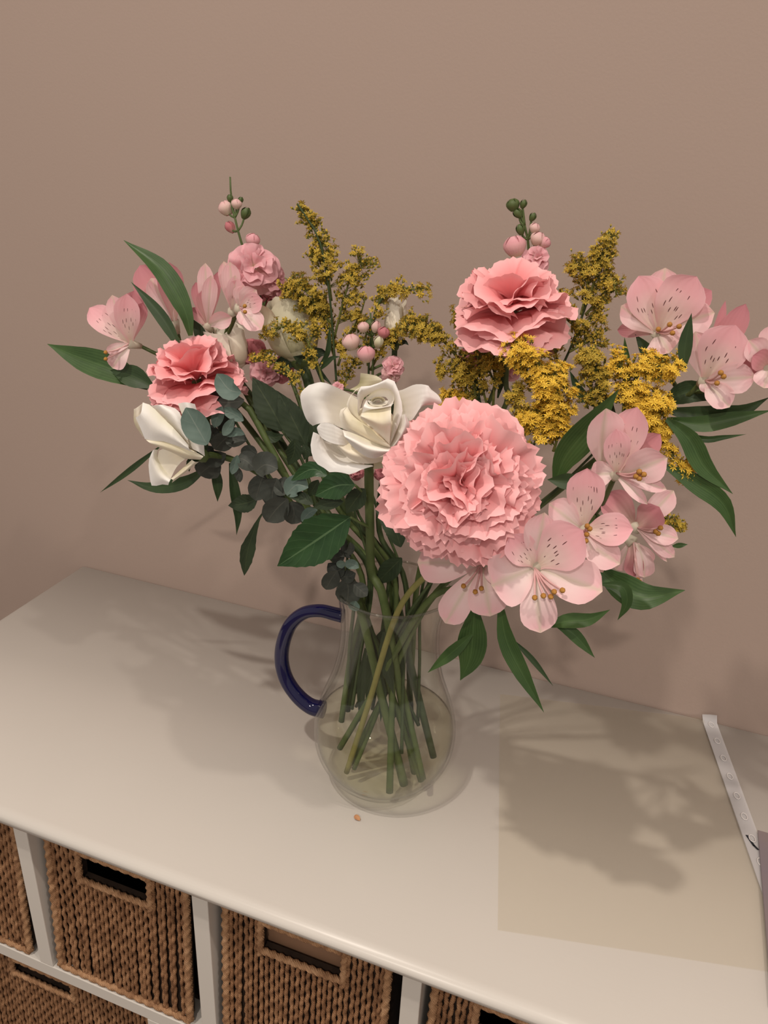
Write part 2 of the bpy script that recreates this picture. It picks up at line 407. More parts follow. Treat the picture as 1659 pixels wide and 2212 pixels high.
def basket(x0, x1, z0, z1, label, hole, seed):
    """front is slightly taller at the back: y grows with height"""
    b = thing('seagrass_basket', label, 'basket', ((x0+x1)/2, .55, TZ+z0), 'seagrass baskets in the sideboard')
    ya, yb = .3845, .396; rng = random.Random(seed)
    yf = lambda z: ya+(yb-ya)*(z-z0)/(z1-z0)
    hx0, hx1, hz0, hz1 = hole
    W = .006
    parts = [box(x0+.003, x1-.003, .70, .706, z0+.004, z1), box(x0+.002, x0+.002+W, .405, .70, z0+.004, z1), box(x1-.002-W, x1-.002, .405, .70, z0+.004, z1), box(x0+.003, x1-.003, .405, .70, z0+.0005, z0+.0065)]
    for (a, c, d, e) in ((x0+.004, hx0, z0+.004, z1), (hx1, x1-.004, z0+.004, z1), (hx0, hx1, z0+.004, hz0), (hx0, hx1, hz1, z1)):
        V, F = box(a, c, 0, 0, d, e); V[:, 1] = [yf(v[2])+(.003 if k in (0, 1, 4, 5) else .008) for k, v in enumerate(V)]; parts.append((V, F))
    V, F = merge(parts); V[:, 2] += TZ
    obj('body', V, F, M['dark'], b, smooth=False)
    n = int(round((x1-x0-.016)/.0049)); sp = (x1-x0-.016)/n
    def put(x, zt, zb, k):
        h = zt-zb; h = round(h/.002)*.002
        me = strand_mesh(h, k % 2, rng.randrange(4), 'grass')
        o = bpy.data.objects.new('strand', me)
        tilt = math.atan2(yf(zt)-yf(zb), zt-zb)
        place(o, Matrix.Translation((x, yf(zt), TZ+zt)) @ Matrix.Rotation(-tilt, 4, 'X') @ Matrix.Rotation(rng.uniform(-.012, .012), 4, 'Y'), b)
    for k in range(n+1):
        x = x0+.008+k*sp
        if hx0-.004 < x < hx1+.004: put(x, z1-.004, hz1+.004, k); put(x, hz0-.003, z0+.004, k)
        else: put(x, z1-.004, z0+.004, k)
    def rp(pts, r, name, pitch=.0105):
        pts = np.array(pts, dtype=float); n = max(6, int(np.linalg.norm(pts[-1]-pts[0])/.0018))
        C = np.stack([pts[:, 0], [yf(z)-.0012 for z in pts[:, 1]], pts[:, 1]+TZ], -1)
        obj(name, *rope(catmull(C, n), r, pitch), M['grassl'], b)
    rp([(x0+.0035, z1), (x0+.0035, z0+.004)], .0034, 'corner_rope'); rp([(x1-.0035, z1), (x1-.0035, z0+.004)], .0034, 'corner_rope')
    rp([(x0+.002, z1), (x1-.002, z1)], .0036, 'rim_rope'); rp([(x0+.003, z0+.0035), (x1-.003, z0+.0035)], .0030, 'base_rope')
    rp([(hx0-.001, hz0), (hx1+.001, hz0)], .0029, 'handle_rope', .007); rp([(hx0, hz1), (hx1, hz1)], .0024, 'handle_rope')
    rp([(hx0-.001, hz1+.004), (hx0-.001, hz0-.005)], .0030, 'handle_rope', .007); rp([(hx1+.001, hz1+.004), (hx1+.001, hz0-.005)], .0030, 'handle_rope', .007)
    # rim round the other three sides
    for a, c in (((x0+.005, .405), (x0+.005, .70)), ((x1-.005, .405), (x1-.005, .70)), ((x0+.005, .703), (x1-.005, .703))):
        C = np.array([(*a, TZ+z1), (*c, TZ+z1)]); obj('rim_rope', *rope(catmull(C, 60), .0034, .0105), M['grass'], b)
    return b
UP_L = ['small seagrass basket in the end compartment of the upper row, farthest from the plastic pocket', 'small seagrass basket with an empty dark handle slot, next to the one holding a box',
        'small seagrass basket with a brown box showing in its handle slot', 'small seagrass basket in the upper row directly below the plastic pocket']
for k in range(5):
    xl = UC[k]+HT; xr = UC[k+1]-HT
    x0, x1 = xl+.0045, xr-.0115
    c = (x0+x1)/2-.002
    if k < 4: basket(x0, x1, -.2106, -.030, UP_L[k], (c-.0365, c+.0365, -.0835, -.0525), 10+k)
for k in range(1):
    xl = LC[k]+HT; xr = LC[k+1]-HT
    x0, x1 = xl+.006, xr-.006
    c = (x0+x1)/2+.004
    basket(x0, x1, -.4593, -.245, 'wide seagrass basket in the lower row under the white shelf', (c-.038, c+.038, -.2735, -.2535), 30+k)
# the brown thing that fills the second basket
xm = (UC[2]+UC[3])/2-.006
V, F = bevelbox(xm-.055, xm+.058, .404, .66, TZ-.196, TZ-.060, .006, 3)
tag(obj('brown_box', V, F, simple('brown_card', (.20, .11, .065), (.24, .135, .08), 30, .7)), 'brown box showing through the handle slot of a seagrass basket', 'box')

# ------------------------------------------------------------------ glass jug
OUTER = [(.0, .0), (.027, .0), (.034, .0018), (.0435, .0085), (.0535, .020), (.0608, .035), (.0633, .050), (.0628, .064), (.0595, .080), (.0540, .096), (.0485, .112), (.0447, .128), (.0425, .144), (.0418, .158), (.0422, .172), (.0436, .185), (.0458, .196), (.0466, .2005)]
op = catmull(np.array(OUTER[1:]), 46); op = np.vstack([[0.0001, 0], op])
tg = np.gradient(op, axis=0); nn = np.stack([tg[:, 1], -tg[:, 0]], -1); nn /= np.linalg.norm(nn, axis=1)[:, None]
ip = op[1:]-nn[1:]*.0023; ip = ip[ip[:, 1] > .0032]; ip = np.vstack([ip[::-1], [[.022, .0036], [.0001, .0036]]])
jug = thing('glass_jug', 'clear rounded glass jug with a cobalt blue handle, holding the bouquet', 'jug', (JX, JY, TZ))
def spout(V):
    V = V.copy(); dx, dy = V[:, 0]-JX, V[:, 1]-JY; a = np.arctan2(dy, dx); w = np.exp(-(a/.38)**2)*np.clip((V[:, 2]-TZ-.165)/.035, 0, 1)**2
    V[:, 0] += .007*w; V[:, 2] += .002*w; return V
rim = [tuple((op[-1]*(1-t)+ip[0]*t)+np.array([0, .0012*math.sin(math.pi*t)])) for t in (.25, .5, .75)]
V, F = lathe([tuple(p) for p in op]+rim+[tuple(p) for p in ip], 96, JX, JY, TZ+.0003)
obj('body', spout(V), F, M['glass'], jug)
obj('rim', *tube(spout(np.array([(JX+.0456*math.cos(a), JY+.0456*math.sin(a), TZ+.2012) for a in np.linspace(0, 2*math.pi, 73)])), .0011, 8, False), M['rim'], jug)
HP = [(743, 1331, .0), (722, 1326, -.001), (690, 1319, -.002), (655, 1325, -.002), (627, 1350, -.002), (611, 1392, -.002), (609, 1432, -.002), (620, 1470, -.002), (644, 1504, -.002), (672, 1526, -.001), (700, 1533, .0)]
V, F = tube(catmull([P(*p) for p in HP], 60), [.0062, .0058, .0056, .0060, .0063, .0065, .0066, .0068, .0070, .0074, .0082], 20)
obj('handle', V, F, M['blue'], jug)
WZ = .067
wp = [(max(r-.0003, .0001), z) for r, z in ip[::-1] if z < WZ-.001]
rw = np.interp(WZ, [p[1] for p in ip[::-1]][1:], [p[0] for p in ip[::-1]][1:])-.0003
V, F = lathe([(.0001, .0040)]+[(r, max(z, .0040)) for r, z in wp[1:]]+[(rw, WZ), (rw*.97, WZ-.0004), (.0001, WZ-.0004)], 96, JX, JY, TZ+.0003)
tag(obj('water', V, F, M['water']), 'shallow clear water standing in the bottom of the glass jug', 'water')

# ------------------------------------------------------------------ plastic pocket, card, crumb
BL = np.array([-.0385, .4185]); WD = np.array([.9769, .2137]); HD = np.array([-.2137, .9769])
def on_sheet(w, h, z):
    q = BL+WD*w+HD*h; ex = max(0.0, q[1]-(WALL_Y-.004))
    return (q[0], min(q[1], WALL_Y-.004), TZ+z+ex)
pocket = thing('plastic_pocket', 'clear plastic punched pocket lying on the white sideboard top', 'plastic pocket', (*(BL+WD*.11+HD*.14), TZ))
def sheet(w0, w1, h0, h1, z0, z1, nx, ny):
    top_ = [on_sheet(w0+(w1-w0)*i/nx, h0+(h1-h0)*j/ny, z1+.0006*math.sin(9*i/nx+3*j/ny)**2) for j in range(ny+1) for i in range(nx+1)]
    bot = [on_sheet(w0+(w1-w0)*i/nx, h0+(h1-h0)*j/ny, z0) for j in range(ny+1) for i in range(nx+1)]
    n = len(top_); F = grid_faces(nx, ny)+[tuple(i+n for i in f[::-1]) for f in grid_faces(nx, ny)]
    rim_ = list(range(nx+1))+[j*(nx+1)+nx for j in range(1, ny+1)]+[ny*(nx+1)+i for i in range(nx-1, -1, -1)]+[j*(nx+1) for j in range(ny-1, 0, -1)]
    return np.array(top_+bot), F
obj('sleeve', *sheet(0, .211, 0, .286, .0003, .0007, 12, 24), M['sleeve'], pocket)
st = obj('binding_strip', *sheet(.2095, .2235, 0, .289, .0016, .0021, 2, 30), M['strip'], pocket)
for k in range(11):
    h = .275-.025*k
    C = [on_sheet(.2168+.0025*math.cos(a), h+.004*math.sin(a), .0029) for a in np.linspace(0, 2*math.pi, 17)]
    obj('punched_hole', *tube(np.array(C), .0005, 5, False), M['hole'], st)
def decal(pts, z0, z1):
    a = [on_sheet(w, h, z1) for w, h in pts]; b = [on_sheet(w, h, z0) for w, h in pts]; n = len(pts)
    return np.array(a+b), [tuple(range(n)), tuple(range(2*n-1, n-1, -1))]+[(i, (i-1) % n, (i-1) % n+n, i+n) for i in range(n)]
for w0, h0, w1, h1 in ((.2130, .128, .2162, .1165), (.2160, .1175, .2185, .113)):
    d = .0010
    obj('print_mark', *decal([(w0-d, h0), (w0+d, h0), (w1+d, h1), (w1-d, h1)], .0028, .0030), M['ink'], st, smooth=False)
V, F = bevelbox(.1512, .300, .430, .5975, TZ+.0032, TZ+.0046, .0004, 1)
tag(obj('mauve_card', V, F, M['card'], smooth=False), 'flat mauve grey card overlapping the edge of the plastic pocket', 'card')
c = onTop(772, 1768, .001); rng = random.Random(4)
V, F, UV = blade([c+np.array([-.0035, .001, .0]), c+np.array([0, 0, .0012]), c+np.array([.003, -.0015, .0002])], .0042, 'round', .5, 0, 4, 6)
V[:, 2] = np.maximum(V[:, 2], TZ+.0004)
tag(obj('fallen_petal', V, F, M['crumb'], None, UV), 'tiny dry brown petal crumb on the white top in front of the jug', 'petal')
# ------------------------------------------------------------------ bouquet helpers
def fr(ox, oy, k):
    """traced points taken in an enlarged view: back to photo pixels"""
    return lambda x, y: (ox+x/k, oy+y/k)
F1, F2, F3, F4, F5 = fr(890, 1100, 3.77), fr(1180, 860, 5.028), fr(1320, 560, 4.894), fr(180, 540, 6.38), fr(400, 540, 5.53)
F6, F7, F8 = fr(280, 800, 4.608), fr(470, 960, 5.027), fr(640, 800, 5.184)
SEED = [0]
def nseed():
    SEED[0] += 1; return SEED[0]
def jugpt(a, r, z):
    a = math.radians(a); return np.array([JX+r*math.cos(a), JY+r*math.sin(a), TZ+z])
def stem_path(top, rim, foot, n=40):
    """flower end -> jug rim -> foot on the jug's bottom"""
    pts = [P(*p) if len(p) == 3 and p[0] > 60 else np.array(p) for p in top]
    R_ = jugpt(rim[0], rim[1], .200); Ft = jugpt(*foot)
    return catmull(pts+[R_, (R_*.45+Ft*.55), Ft], n)
def stem(parent, top, rim, foot, r=(.002, .0024), m='stem', name='stem'):
    C = stem_path(top, rim, foot)
    V, F = tube(C, np.linspace(r[0], r[1], len(C)), 8)
    return obj(name, V, F, M[m], parent)
def twig(parent, pts, r, m='stem', name='pedicel', n=12):
    V, F = tube(catmull(pts, n), np.linspace(r[0], r[1], n), 6); return obj(name, V, F, M[m], parent)
def leaf(parent, pts, w, m='aleaf', prof='lance', s=0.0, name='leaf', cup=.3, twist=0.0, wave=.02, serr=0, nv=14, nu=6, keel=True):
    """pts: photo pixels base to tip with an optional third value for depth"""
    Q = [(p[0], p[1], s if len(p) < 3 else s+p[2]) for p in pts]
    C = [P(*q) for q in Q]; mid = Q[len(Q)//2]
    V, F, UV = blade(C, w*pxm(*mid), prof, cup, twist, nu, nv, serr, wave, nseed(), keel)
    return obj(name, V, F, M[m], parent, UV)

# ------------------------------------------------------------------ alstroemeria
PR = random.Random(21)
def alstro_flower(parent, throat, petals, stamens, node, s, depth=.018, tube_len=.012):
    """throat px; petals: (tip px, tip depth, width px, material[, twist, base px]); node: 3-D joint on the stem"""
    T0 = P(throat[0], throat[1], s)
    back = (np.array(node)-T0); back /= np.linalg.norm(back)
    dirb = back*.6+(T0-CAM)/np.linalg.norm(T0-CAM)*.5; dirb /= np.linalg.norm(dirb)
    B0 = T0+dirb*tube_len
    V, F = tube(np.array([B0, B0*.6+T0*.4, T0]), [.0022, .0030, .0042], 12, True)
    fl = obj('flower', V, F, M['outer'], parent, np.tile([.5, .1], (len(V), 1)))
    k = pxm(throat[0], throat[1], s)
    for p in petals:
        tip, ds, w, m = p[:4]; tw = p[4] if len(p) > 4 else 0; bp = p[5] if len(p) > 5 else throat
        A = P(bp[0], bp[1], s); E = P(tip[0], tip[1], s+ds)
        mid = ((bp[0]*.52+tip[0]*.48), (bp[1]*.52+tip[1]*.48)); Md = P(mid[0], mid[1], s+ds*.72 if ds < 0 else s+ds*.35)
        sag = np.array([0, 0, -.04])*np.linalg.norm(E-A)
        V, F, UV = blade([A*.8+B0*.2, Md, E+sag*.2], w*k*1.10, 'petal' if w > 26 else 'slim', PR.uniform(.16, .42), (tw*.3+PR.uniform(-6, 6), tw+PR.uniform(-12, 12)), 8, 14, 0, PR.uniform(.02, .05), nseed(), PR.random() < .4)
        obj('petal', V, F, M[m], fl, UV)
    for sx, sy in stamens:
        E = P(sx, sy, s-depth*1.15); Md = P(throat[0]*.5+sx*.5, throat[1]*.5+sy*.5+4, s-depth*.55)
        st_ = obj('stamen', *tube(catmull([T0, Md, E], 9), .00065, 5), M['filament'], fl)
        D = (E-Md)/np.linalg.norm(E-Md); Q = np.array([E-D*.0012, E-D*.0006, E+D*.0006, E+D*.0018])
        obj('anther', *tube(Q, np.array([.0006, .0016, .0016, .0006]), 7), M['anther'], st_)
    twig(parent, [B0, (B0*.5+np.array(node)*.5)+np.array([0, 0, -.004]), node], (.0016, .0016))
    return fl
def alstro(label, top, rim, foot, flowers, leaves, r=(.0024, .0028), m='stem', group='alstroemeria stems'):
    C = stem_path(top, rim, foot)
    t = thing('alstroemeria', label, 'flower', C[-1], group)
    obj('stem', *tube(C, np.linspace(r[0], r[1], len(C)), 8), M[m], t)
    node = C[0]
    for f in flowers: alstro_flower(t, *f[:3], f[4] if len(f) > 4 else node, f[3])
    for l in leaves: leaf(t, *l[:2], **(l[2] if len(l) > 2 else {}))
    return t, C
O, I, D = 'outer', 'inner', 'pinkd'

# front right cluster hanging beside the large carnation
fl = [
 ((1155, 1227), [((1176, 1106), -.006, 64, O), (F1(800, 205), -.008, 62, I), (F1(1395, 170), -.012, 96, I, -8), (F1(648, 620), -.012, 108, O, 6), (F1(1552, 665), -.012, 86, O, -6), (F1(1045, 1003), -.016, 72, O)],
  [F1(1000, 720), F1(1070, 705), F1(1130, 712), F1(1157, 672), F1(1225, 660)], -.128),
 ((1040, 1218), [((1074, 1175), -.004, 50, I), ((1000, 1160), -.003, 60, I), (F1(45, 430), -.010, 84, O), (F1(272, 925), -.014, 62, O), (F1(640, 868), -.014, 74, O), ((1100, 1250), -.008, 50, O)],
  [F1(420, 625), F1(515, 672), F1(565, 645)], -.105),
 ((1259, 1146), [(F2(445, 755), -.006, 72, I), (F2(30, 1140), -.010, 56, O, 14), (F2(945, 1420), -.012, 64, I), (F2(800, 1800), -.016, 58, O, 0, (1255, 1165)), (F2(615, 1890), -.014, 34, O), (F2(200, 1560), -.008, 50, O)],
  [F2(445, 1390), F2(472, 1420), F2(440, 1480), F2(430, 1550)], -.092),
 ((1332, 1022), [(F2(1240, 385), .004, 46, D), (F2(990, 90), -.006, 66, I), (F2(650, 105), -.010, 66, O, 22, (1293, 1005)), (F2(760, 330), -.012, 50, I, 26), (F2(1315, 640), -.012, 68, O, 0, (1345, 1027)), (F2(1310, 990), -.014, 28, O), (F2(1100, 1150), -.014, 24, O), (F2(480, 830), -.004, 52, O)],
  [F2(1010, 800), F2(1060, 830), F2(975, 850), F2(1010, 872)], -.085),
 ((1378, 1140), [(F2(640, 1030), .0, 62, D), (F2(1385, 1000), .004, 46, O), (F2(1230, 1180), -.004, 58, D, -10), (F2(1435, 1525), -.010, 40, O), (F2(1395, 1725), -.010, 30, O), (F2(1312, 1775), -.006, 14, O)],
  [F2(1190, 1450), F2(1240, 1410), F2(1215, 1470)], -.055),
 ((1368, 1172), [(F2(955, 1935), -.006, 38, D), (F2(1065, 1945), -.008, 40, O, 0, (1387, 1180)), ((1380, 1292), -.004, 20, O), ((1330, 1230), .004, 34, O), ((1410, 1215), .0, 30, O)],
  [F2(990, 1970), (1381, 1256)], -.035),
]
lv = [([(1200, 1040), (1222, 985), (1278, 915), (1336, 842)], 66, dict(s=-.055, twist=(10, 25))),
      ([(1262, 1036), (1225, 1040), (1182, 1036)], 36, dict(s=-.06, m='aleafd')),
      ([(1290, 1225), (1335, 1262), (1392, 1290), (1480, 1275)], 66, dict(s=-.07, twist=(0, -15))),
      ([(1300, 1262), (1345, 1268), (1354, 1303), (1334, 1340)], 26, dict(s=-.078)),
      ([(1025, 1310), (1022, 1375), (1015, 1425), (994, 1470)], 64, dict(s=-.095, twist=(0, 12))),
      ([(1020, 1370), (985, 1402), (924, 1453)], 28, dict(s=-.10)),
      ([(1080, 1300), (1093, 1380), (1128, 1455), (1175, 1539)], 40, dict(s=-.10)),
      ([(1108, 1382), (1150, 1425), (1195, 1482)], 13, dict(s=-.095, m='aleafd')),
      ([(1180, 1352), (1225, 1342), (1272, 1338), (1318, 1317)], 34, dict(s=-.10, twist=(-20, 10))),
      ([(1195, 1345), (1237, 1368), (1285, 1421)], 28, dict(s=-.095)),
      ([(1452, 1180), (1486, 1176)], 12, dict(s=-.05))]
alstro('blush pink alstroemeria stem with open blooms hanging under the large carnation', [(1285, 1110, -.045), (1150, 1195, -.03), (1000, 1265, -.012)], (-20, .034), (200, .040, .030), fl, lv)

# upper right cluster
fl = [
 ((1418, 716), [(F3(575, 85), .004, 66, O), (F3(1065, 325), .008, 50, D), (F3(295, 170), -.010, 74, I, 8), (F3(905, 175), -.012, 88, I, -8), (F3(105, 490), -.010, 52, O, 10), (F3(1095, 560), -.008, 66, O), (F3(620, 985), -.014, 66, O), (F3(68, 745), .004, 30, D)],
  [F3(620, 690), F3(500, 740), F3(720, 710), F3(650, 780)], .0),
 ((1524, 822), [(F3(1425, 465), .004, 46, D), (F3(1210, 435), .006, 20, D), (F3(890, 760), -.004, 52, O), (F3(1320, 690), -.010, 92, I, -10), (F3(1575, 1120), -.006, 46, D), (F3(1530, 1240), -.014, 58, O), (F3(1255, 1562), -.014, 48, O), (F3(990, 1410), -.004, 22, O)],
  [F3(1160, 1200), F3(1190, 1240), F3(1120, 1310)], -.022),
 ((1664, 792), [(F3(1455, 850), -.006, 50, O), (F3(1500, 1015), -.008, 44, D), ((1668, 700), -.002, 46, O), ((1650, 838), -.010, 50, O), ((1722, 760), -.008, 60, I), ((1710, 850), -.008, 50, O)],
  [(1668, 802), (1676, 806)], -.03, ),
]
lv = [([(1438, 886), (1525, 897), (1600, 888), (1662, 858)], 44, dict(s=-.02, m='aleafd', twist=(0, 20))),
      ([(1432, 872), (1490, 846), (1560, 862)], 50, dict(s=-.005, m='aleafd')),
      ([(1440, 905), (1510, 916), (1580, 905), (1668, 886)], 38, dict(s=-.025)),
      ([(1450, 932), (1520, 949), (1562, 945), (1612, 938)], 15, dict(s=-.02)),
      ([(1440, 905), (1488, 948), (1522, 1010), (1583, 1067)], 46, dict(s=-.03, prof='lance')),
      ([(1435, 1005), (1500, 1042), (1562, 1088), (1590, 1160)], 44, dict(s=-.03, twist=(0, 15))),
      ([(1476, 800), (1481, 742), (1494, 676)], 30, dict(s=-.03, m='aleafd')),
      ([(1420, 800), (1395, 755), (1372, 722)], 30, dict(s=.0, m='aleafd')),
      ([(1440, 800), (1430, 770), (1420, 742)], 26, dict(s=-.004)),
      ([(1362, 800), (1352, 760), (1349, 728)], 12, dict(s=.0))]
alstro('pink alstroemeria stem with speckled blooms and long curling leaves above the trailing goldenrod', [(1470, 850, .0), (1330, 960, .005), (1120, 1130, .0)], (-5, .034), (-160, .030, .012), fl, lv)

# left: the low bloom and the one behind the tall leaf
fl = [
 ((278, 742), [(F4(830, 720), .006, 30, D), (F4(700, 555), .006, 44, D), (F4(85, 790), -.010, 50, I, 12), (F4(395, 615), -.006, 36, O), (F4(600, 595), -.010, 48, I, -14), (F4(400, 1625), -.010, 36, O), (F4(310, 1400), -.012, 20, O)],
  [F4(310, 1500), F4(310, 1410)], .0),
 ((376, 694), [((302, 572), .006, 56, D), ((366, 566), .0, 50, D), ((290, 606), .004, 34, D), ((326, 600), -.004, 44, O)], [], .025),
]
lv = [([(412, 725), (398, 668), (347, 582), (267, 519)], 46, dict(s=.004, twist=(0, 25))),
      ([(394, 762), (357, 697), (325, 655), (283, 609)], 28, dict(s=.0, m='aleafd')),
      ([(322, 838), (245, 800), (170, 772), (102, 743)], 62, dict(s=.0, twist=(20, -5))),
      ([(330, 835), (285, 812), (238, 800)], 48, dict(s=-.004, m='aleafd', wave=.06))]
alstro('pale pink alstroemeria with a low bloom and tall blade leaves over the coral carnation', [(400, 770, .02), (520, 900, .02), (660, 1090, .01)], (165, .032), (190, .040, .055), fl, lv)
# left: the bunched blooms
fl = [
 ((447, 700), [(F5(240, 150), .0, 32, O), (F5(392, 255), .004, 26, D), (F5(125, 380), -.004, 30, D), (F5(75, 690), -.004, 26, D), (F5(560, 800), -.006, 34, O), (F5(310, 300), -.006, 30, O)], [], .02),
 ((503, 672), [(F5(460, 130), .0, 32, O), (F5(535, 138), -.004, 36, O), (F5(650, 350), -.006, 40, I), (F5(600, 300), -.008, 30, O)], [], .018),
 ((518, 664), [(F5(850, 470), -.004, 40, O), (F5(925, 590), -.006, 40, I), (F5(915, 945), -.010, 42, O), (F5(750, 905), -.008, 30, O), (F5(700, 420), .0, 36, O)], [F5(712, 670), F5(715, 740)], .012),
]
lv = [([(440, 745), (430, 715), (418, 690)], 26, dict(s=.02, m='aleafd')), ([(497, 1000), (505, 1045), (514, 1110), (511, 1156)], 23, dict(s=.0, m='aleafd')),
      ([(462, 1000), (470, 1045), (470, 1084)], 23, dict(s=.0, m='aleafd')), ([(445, 1012), (395, 1044), (330, 1053), (275, 1037)], 30, dict(s=.0, m='aleafd', twist=(0, 20))),
      ([(345, 965), (270, 1024), (216, 1064)], 13, dict(s=.01, m='aleafd'))]
alstro('dusky pink alstroemeria with narrow half open blooms bunched below the stock spike', [(475, 740, .03), (560, 900, .025), (690, 1100, .01)], (140, .028), (-20, .046, .025), fl, lv)

# ------------------------------------------------------------------ carnations and stock
CP = {}
def fan_petal(kind, k, m):
    """unit petal: base at the origin, length along +Y, inner face +Z"""
    key = (kind, k, m)
    if key in CP: return CP[key]
    rng = random.Random(hash(kind) % 97 + k*13 if False else k*13+{'carnation': 5, 'broad': 8, 'stock': 11}[kind]); nu, nv = (28, 8) if kind != 'stock' else (14, 6)
    ang = math.radians({'carnation': rng.uniform(44, 58), 'broad': rng.uniform(54, 70), 'stock': rng.uniform(34, 46)}[kind]); ph = [rng.uniform(0, 6.28) for _ in range(4)]
    am = {'carnation': rng.uniform(.06, .10), 'broad': rng.uniform(.05, .085), 'stock': rng.uniform(.08, .15)}[kind]
    tooth = [rng.uniform(-.09, .0)*(1 if i % 2 else -.15) for i in range(nu+1)]
    V, UV = [], []
    for j in range(nv+1):
        v = j/nv
        for i in range(nu+1):
            u = 2*i/nu-1; a = u*ang*(.22+.78*v**.7)
            r = v*(1-.16*u*u*v)
            if kind != 'stock': r *= 1+tooth[i]*(1 if kind == 'carnation' else .55)*v**5+.035*math.sin(5*u+ph[0])*v**3
            z = am*v**1.6*math.sin(6.2*u+ph[1])+.6*am*v**2.2*math.sin(14*u+ph[2])-.20*v**3+.10*v*u*u
            if kind == 'stock': z = am*v*v*math.sin(4.5*u+ph[1])+.4*am*v**3*math.sin(9*u+ph[2])-.28*v**3+.16*v*u*u
            V.append((r*math.sin(a), r*math.cos(a), z)); UV.append((i/nu, v))
    CP[key] = new_mesh('petal', V, grid_faces(nu, nv), M[m], UV); return CP[key]
def basis(axis):
    a = np.array(axis, dtype=float); a /= np.linalg.norm(a); h = np.array([0, 0, 1.0]) if abs(a[2]) < .85 else np.array([1.0, 0, 0])
    e1 = np.cross(h, a); e1 /= np.linalg.norm(e1); return a, e1, np.cross(a, e1)
def petal_at(parent, me, base, axis, tilt, az, size, roll=0.0, name='petal'):
    a, e1, e2 = basis(axis); rad = math.cos(az)*e1+math.sin(az)*e2; d = math.cos(tilt)*a+math.sin(tilt)*rad
    n = math.sin(tilt)*a-math.cos(tilt)*rad; x = np.cross(d, n)
    x, n = x*math.cos(roll)+n*math.sin(roll), n*math.cos(roll)-x*math.sin(roll)
    Mx = Matrix(((x[0]*size, d[0]*size, n[0]*size, base[0]), (x[1]*size, d[1]*size, n[1]*size, base[1]), (x[2]*size, d[2]*size, n[2]*size, base[2]), (0, 0, 0, 1)))
    return place(bpy.data.objects.new(name, me), Mx, parent)
def head(parent, kind, base, axis, R_, layers, m, seed, name='flower_head', core='stem'):
    """layers: (count, tilt deg, length factor, jitter)"""
    rng = random.Random(seed); a, e1, e2 = basis(axis); n_in = kind == 'carnation'
    C = np.array([base-a*R_*.38, base-a*R_*.2, base-a*R_*.05, base+a*R_*.10])
    h = obj(name, *tube(C, np.array([.10, .17, .17, .10])*R_, 10), M[core], parent)
    for li, (n, tilt, f, jit) in enumerate(layers):
        for k in range(n):
            az = 2*math.pi*(k+.5*(li % 2)+rng.uniform(-.25, .25))/n
            off = R_*(.20 if n_in and tilt < 50 else 0)*rng.random(); oa = rng.uniform(0, 6.28)
            petal_at(h, fan_petal(kind, rng.randrange(7), m), base+a*R_*.05*li+off*(math.cos(oa)*e1+math.sin(oa)*e2), axis, math.radians(tilt+rng.uniform(-jit, jit)), az, R_*f*rng.uniform(.93, 1.06), math.radians(rng.uniform(-jit, jit)*2.2))
    return h
FULL = [(10, 96, 1.0, 6), (10, 80, 1.0, 7), (10, 64, .95, 9), (9, 48, .90, 11), (9, 34, .86, 13), (8, 22, .80, 15), (7, 11, .74, 14), (5, 4, .66, 14)]
OPEN = [(6, 94, 1.0, 8), (6, 76, 1.0, 8), (6, 55, .95, 9), (5, 34, .88, 10), (3, 14, .78, 10)]
def tocam(p): return (CAM-p)/np.linalg.norm(CAM-p)
def carnation(label, cpx, s, Rpx, axis, layers, m, top, rim, foot, seed, leaves=(), sm='stem', sr=.0021):
    c = P(*cpx, s); R_ = Rpx*pxm(*cpx, s); a = np.array(axis, dtype=float); a /= np.linalg.norm(a); base = c-a*R_*.30
    tp = [base-a*R_*.3, base-a*(R_*.3+.03)+np.array([0, 0, -.006])]
    C = catmull(tp+[P(*q) for q in top]+[jugpt(rim[0], rim[1], .2), jugpt(rim[0], rim[1], .2)*.45+jugpt(*foot)*.55, jugpt(*foot)], 40)
    t = thing('carnation', label, 'flower', C[-1], 'carnations in the jug')
    obj('stem', *tube(C, np.linspace(sr*.9, sr, 40), 8), M[sm], t)
    h = head(t, 'carnation' if layers is FULL else 'broad', base, a, R_, layers, m, seed)
    Q = np.array([base-a*R_*.75, base-a*R_*.6, base-a*R_*.3, base-a*R_*.02]); obj('calyx', *tube(Q, np.array([.06, .14, .17, .20])*R_, 12), M['stem'], t)
    for l in leaves: leaf(t, *l[:2], **(l[2] if len(l) > 2 else {}))
    return t
p = P(1000, 1040, -.125)
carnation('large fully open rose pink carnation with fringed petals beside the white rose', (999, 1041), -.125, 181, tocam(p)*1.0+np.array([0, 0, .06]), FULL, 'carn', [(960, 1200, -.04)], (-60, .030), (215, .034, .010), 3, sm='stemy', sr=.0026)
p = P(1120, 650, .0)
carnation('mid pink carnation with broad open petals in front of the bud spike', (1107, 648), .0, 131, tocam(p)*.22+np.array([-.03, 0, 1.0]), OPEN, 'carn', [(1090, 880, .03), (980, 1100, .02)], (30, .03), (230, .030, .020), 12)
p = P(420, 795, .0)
carnation('coral pink carnation tucked above the drooping white rosebud', (418, 802), -.005, 108, tocam(p)*.22+np.array([-.30, 0, .95]), OPEN, 'carnd', [(520, 870, .004), (578, 955, .002), (640, 1070, .0), (705, 1180, .0)], (190, .033), (-10, .040, .014), 25, sr=.0030)

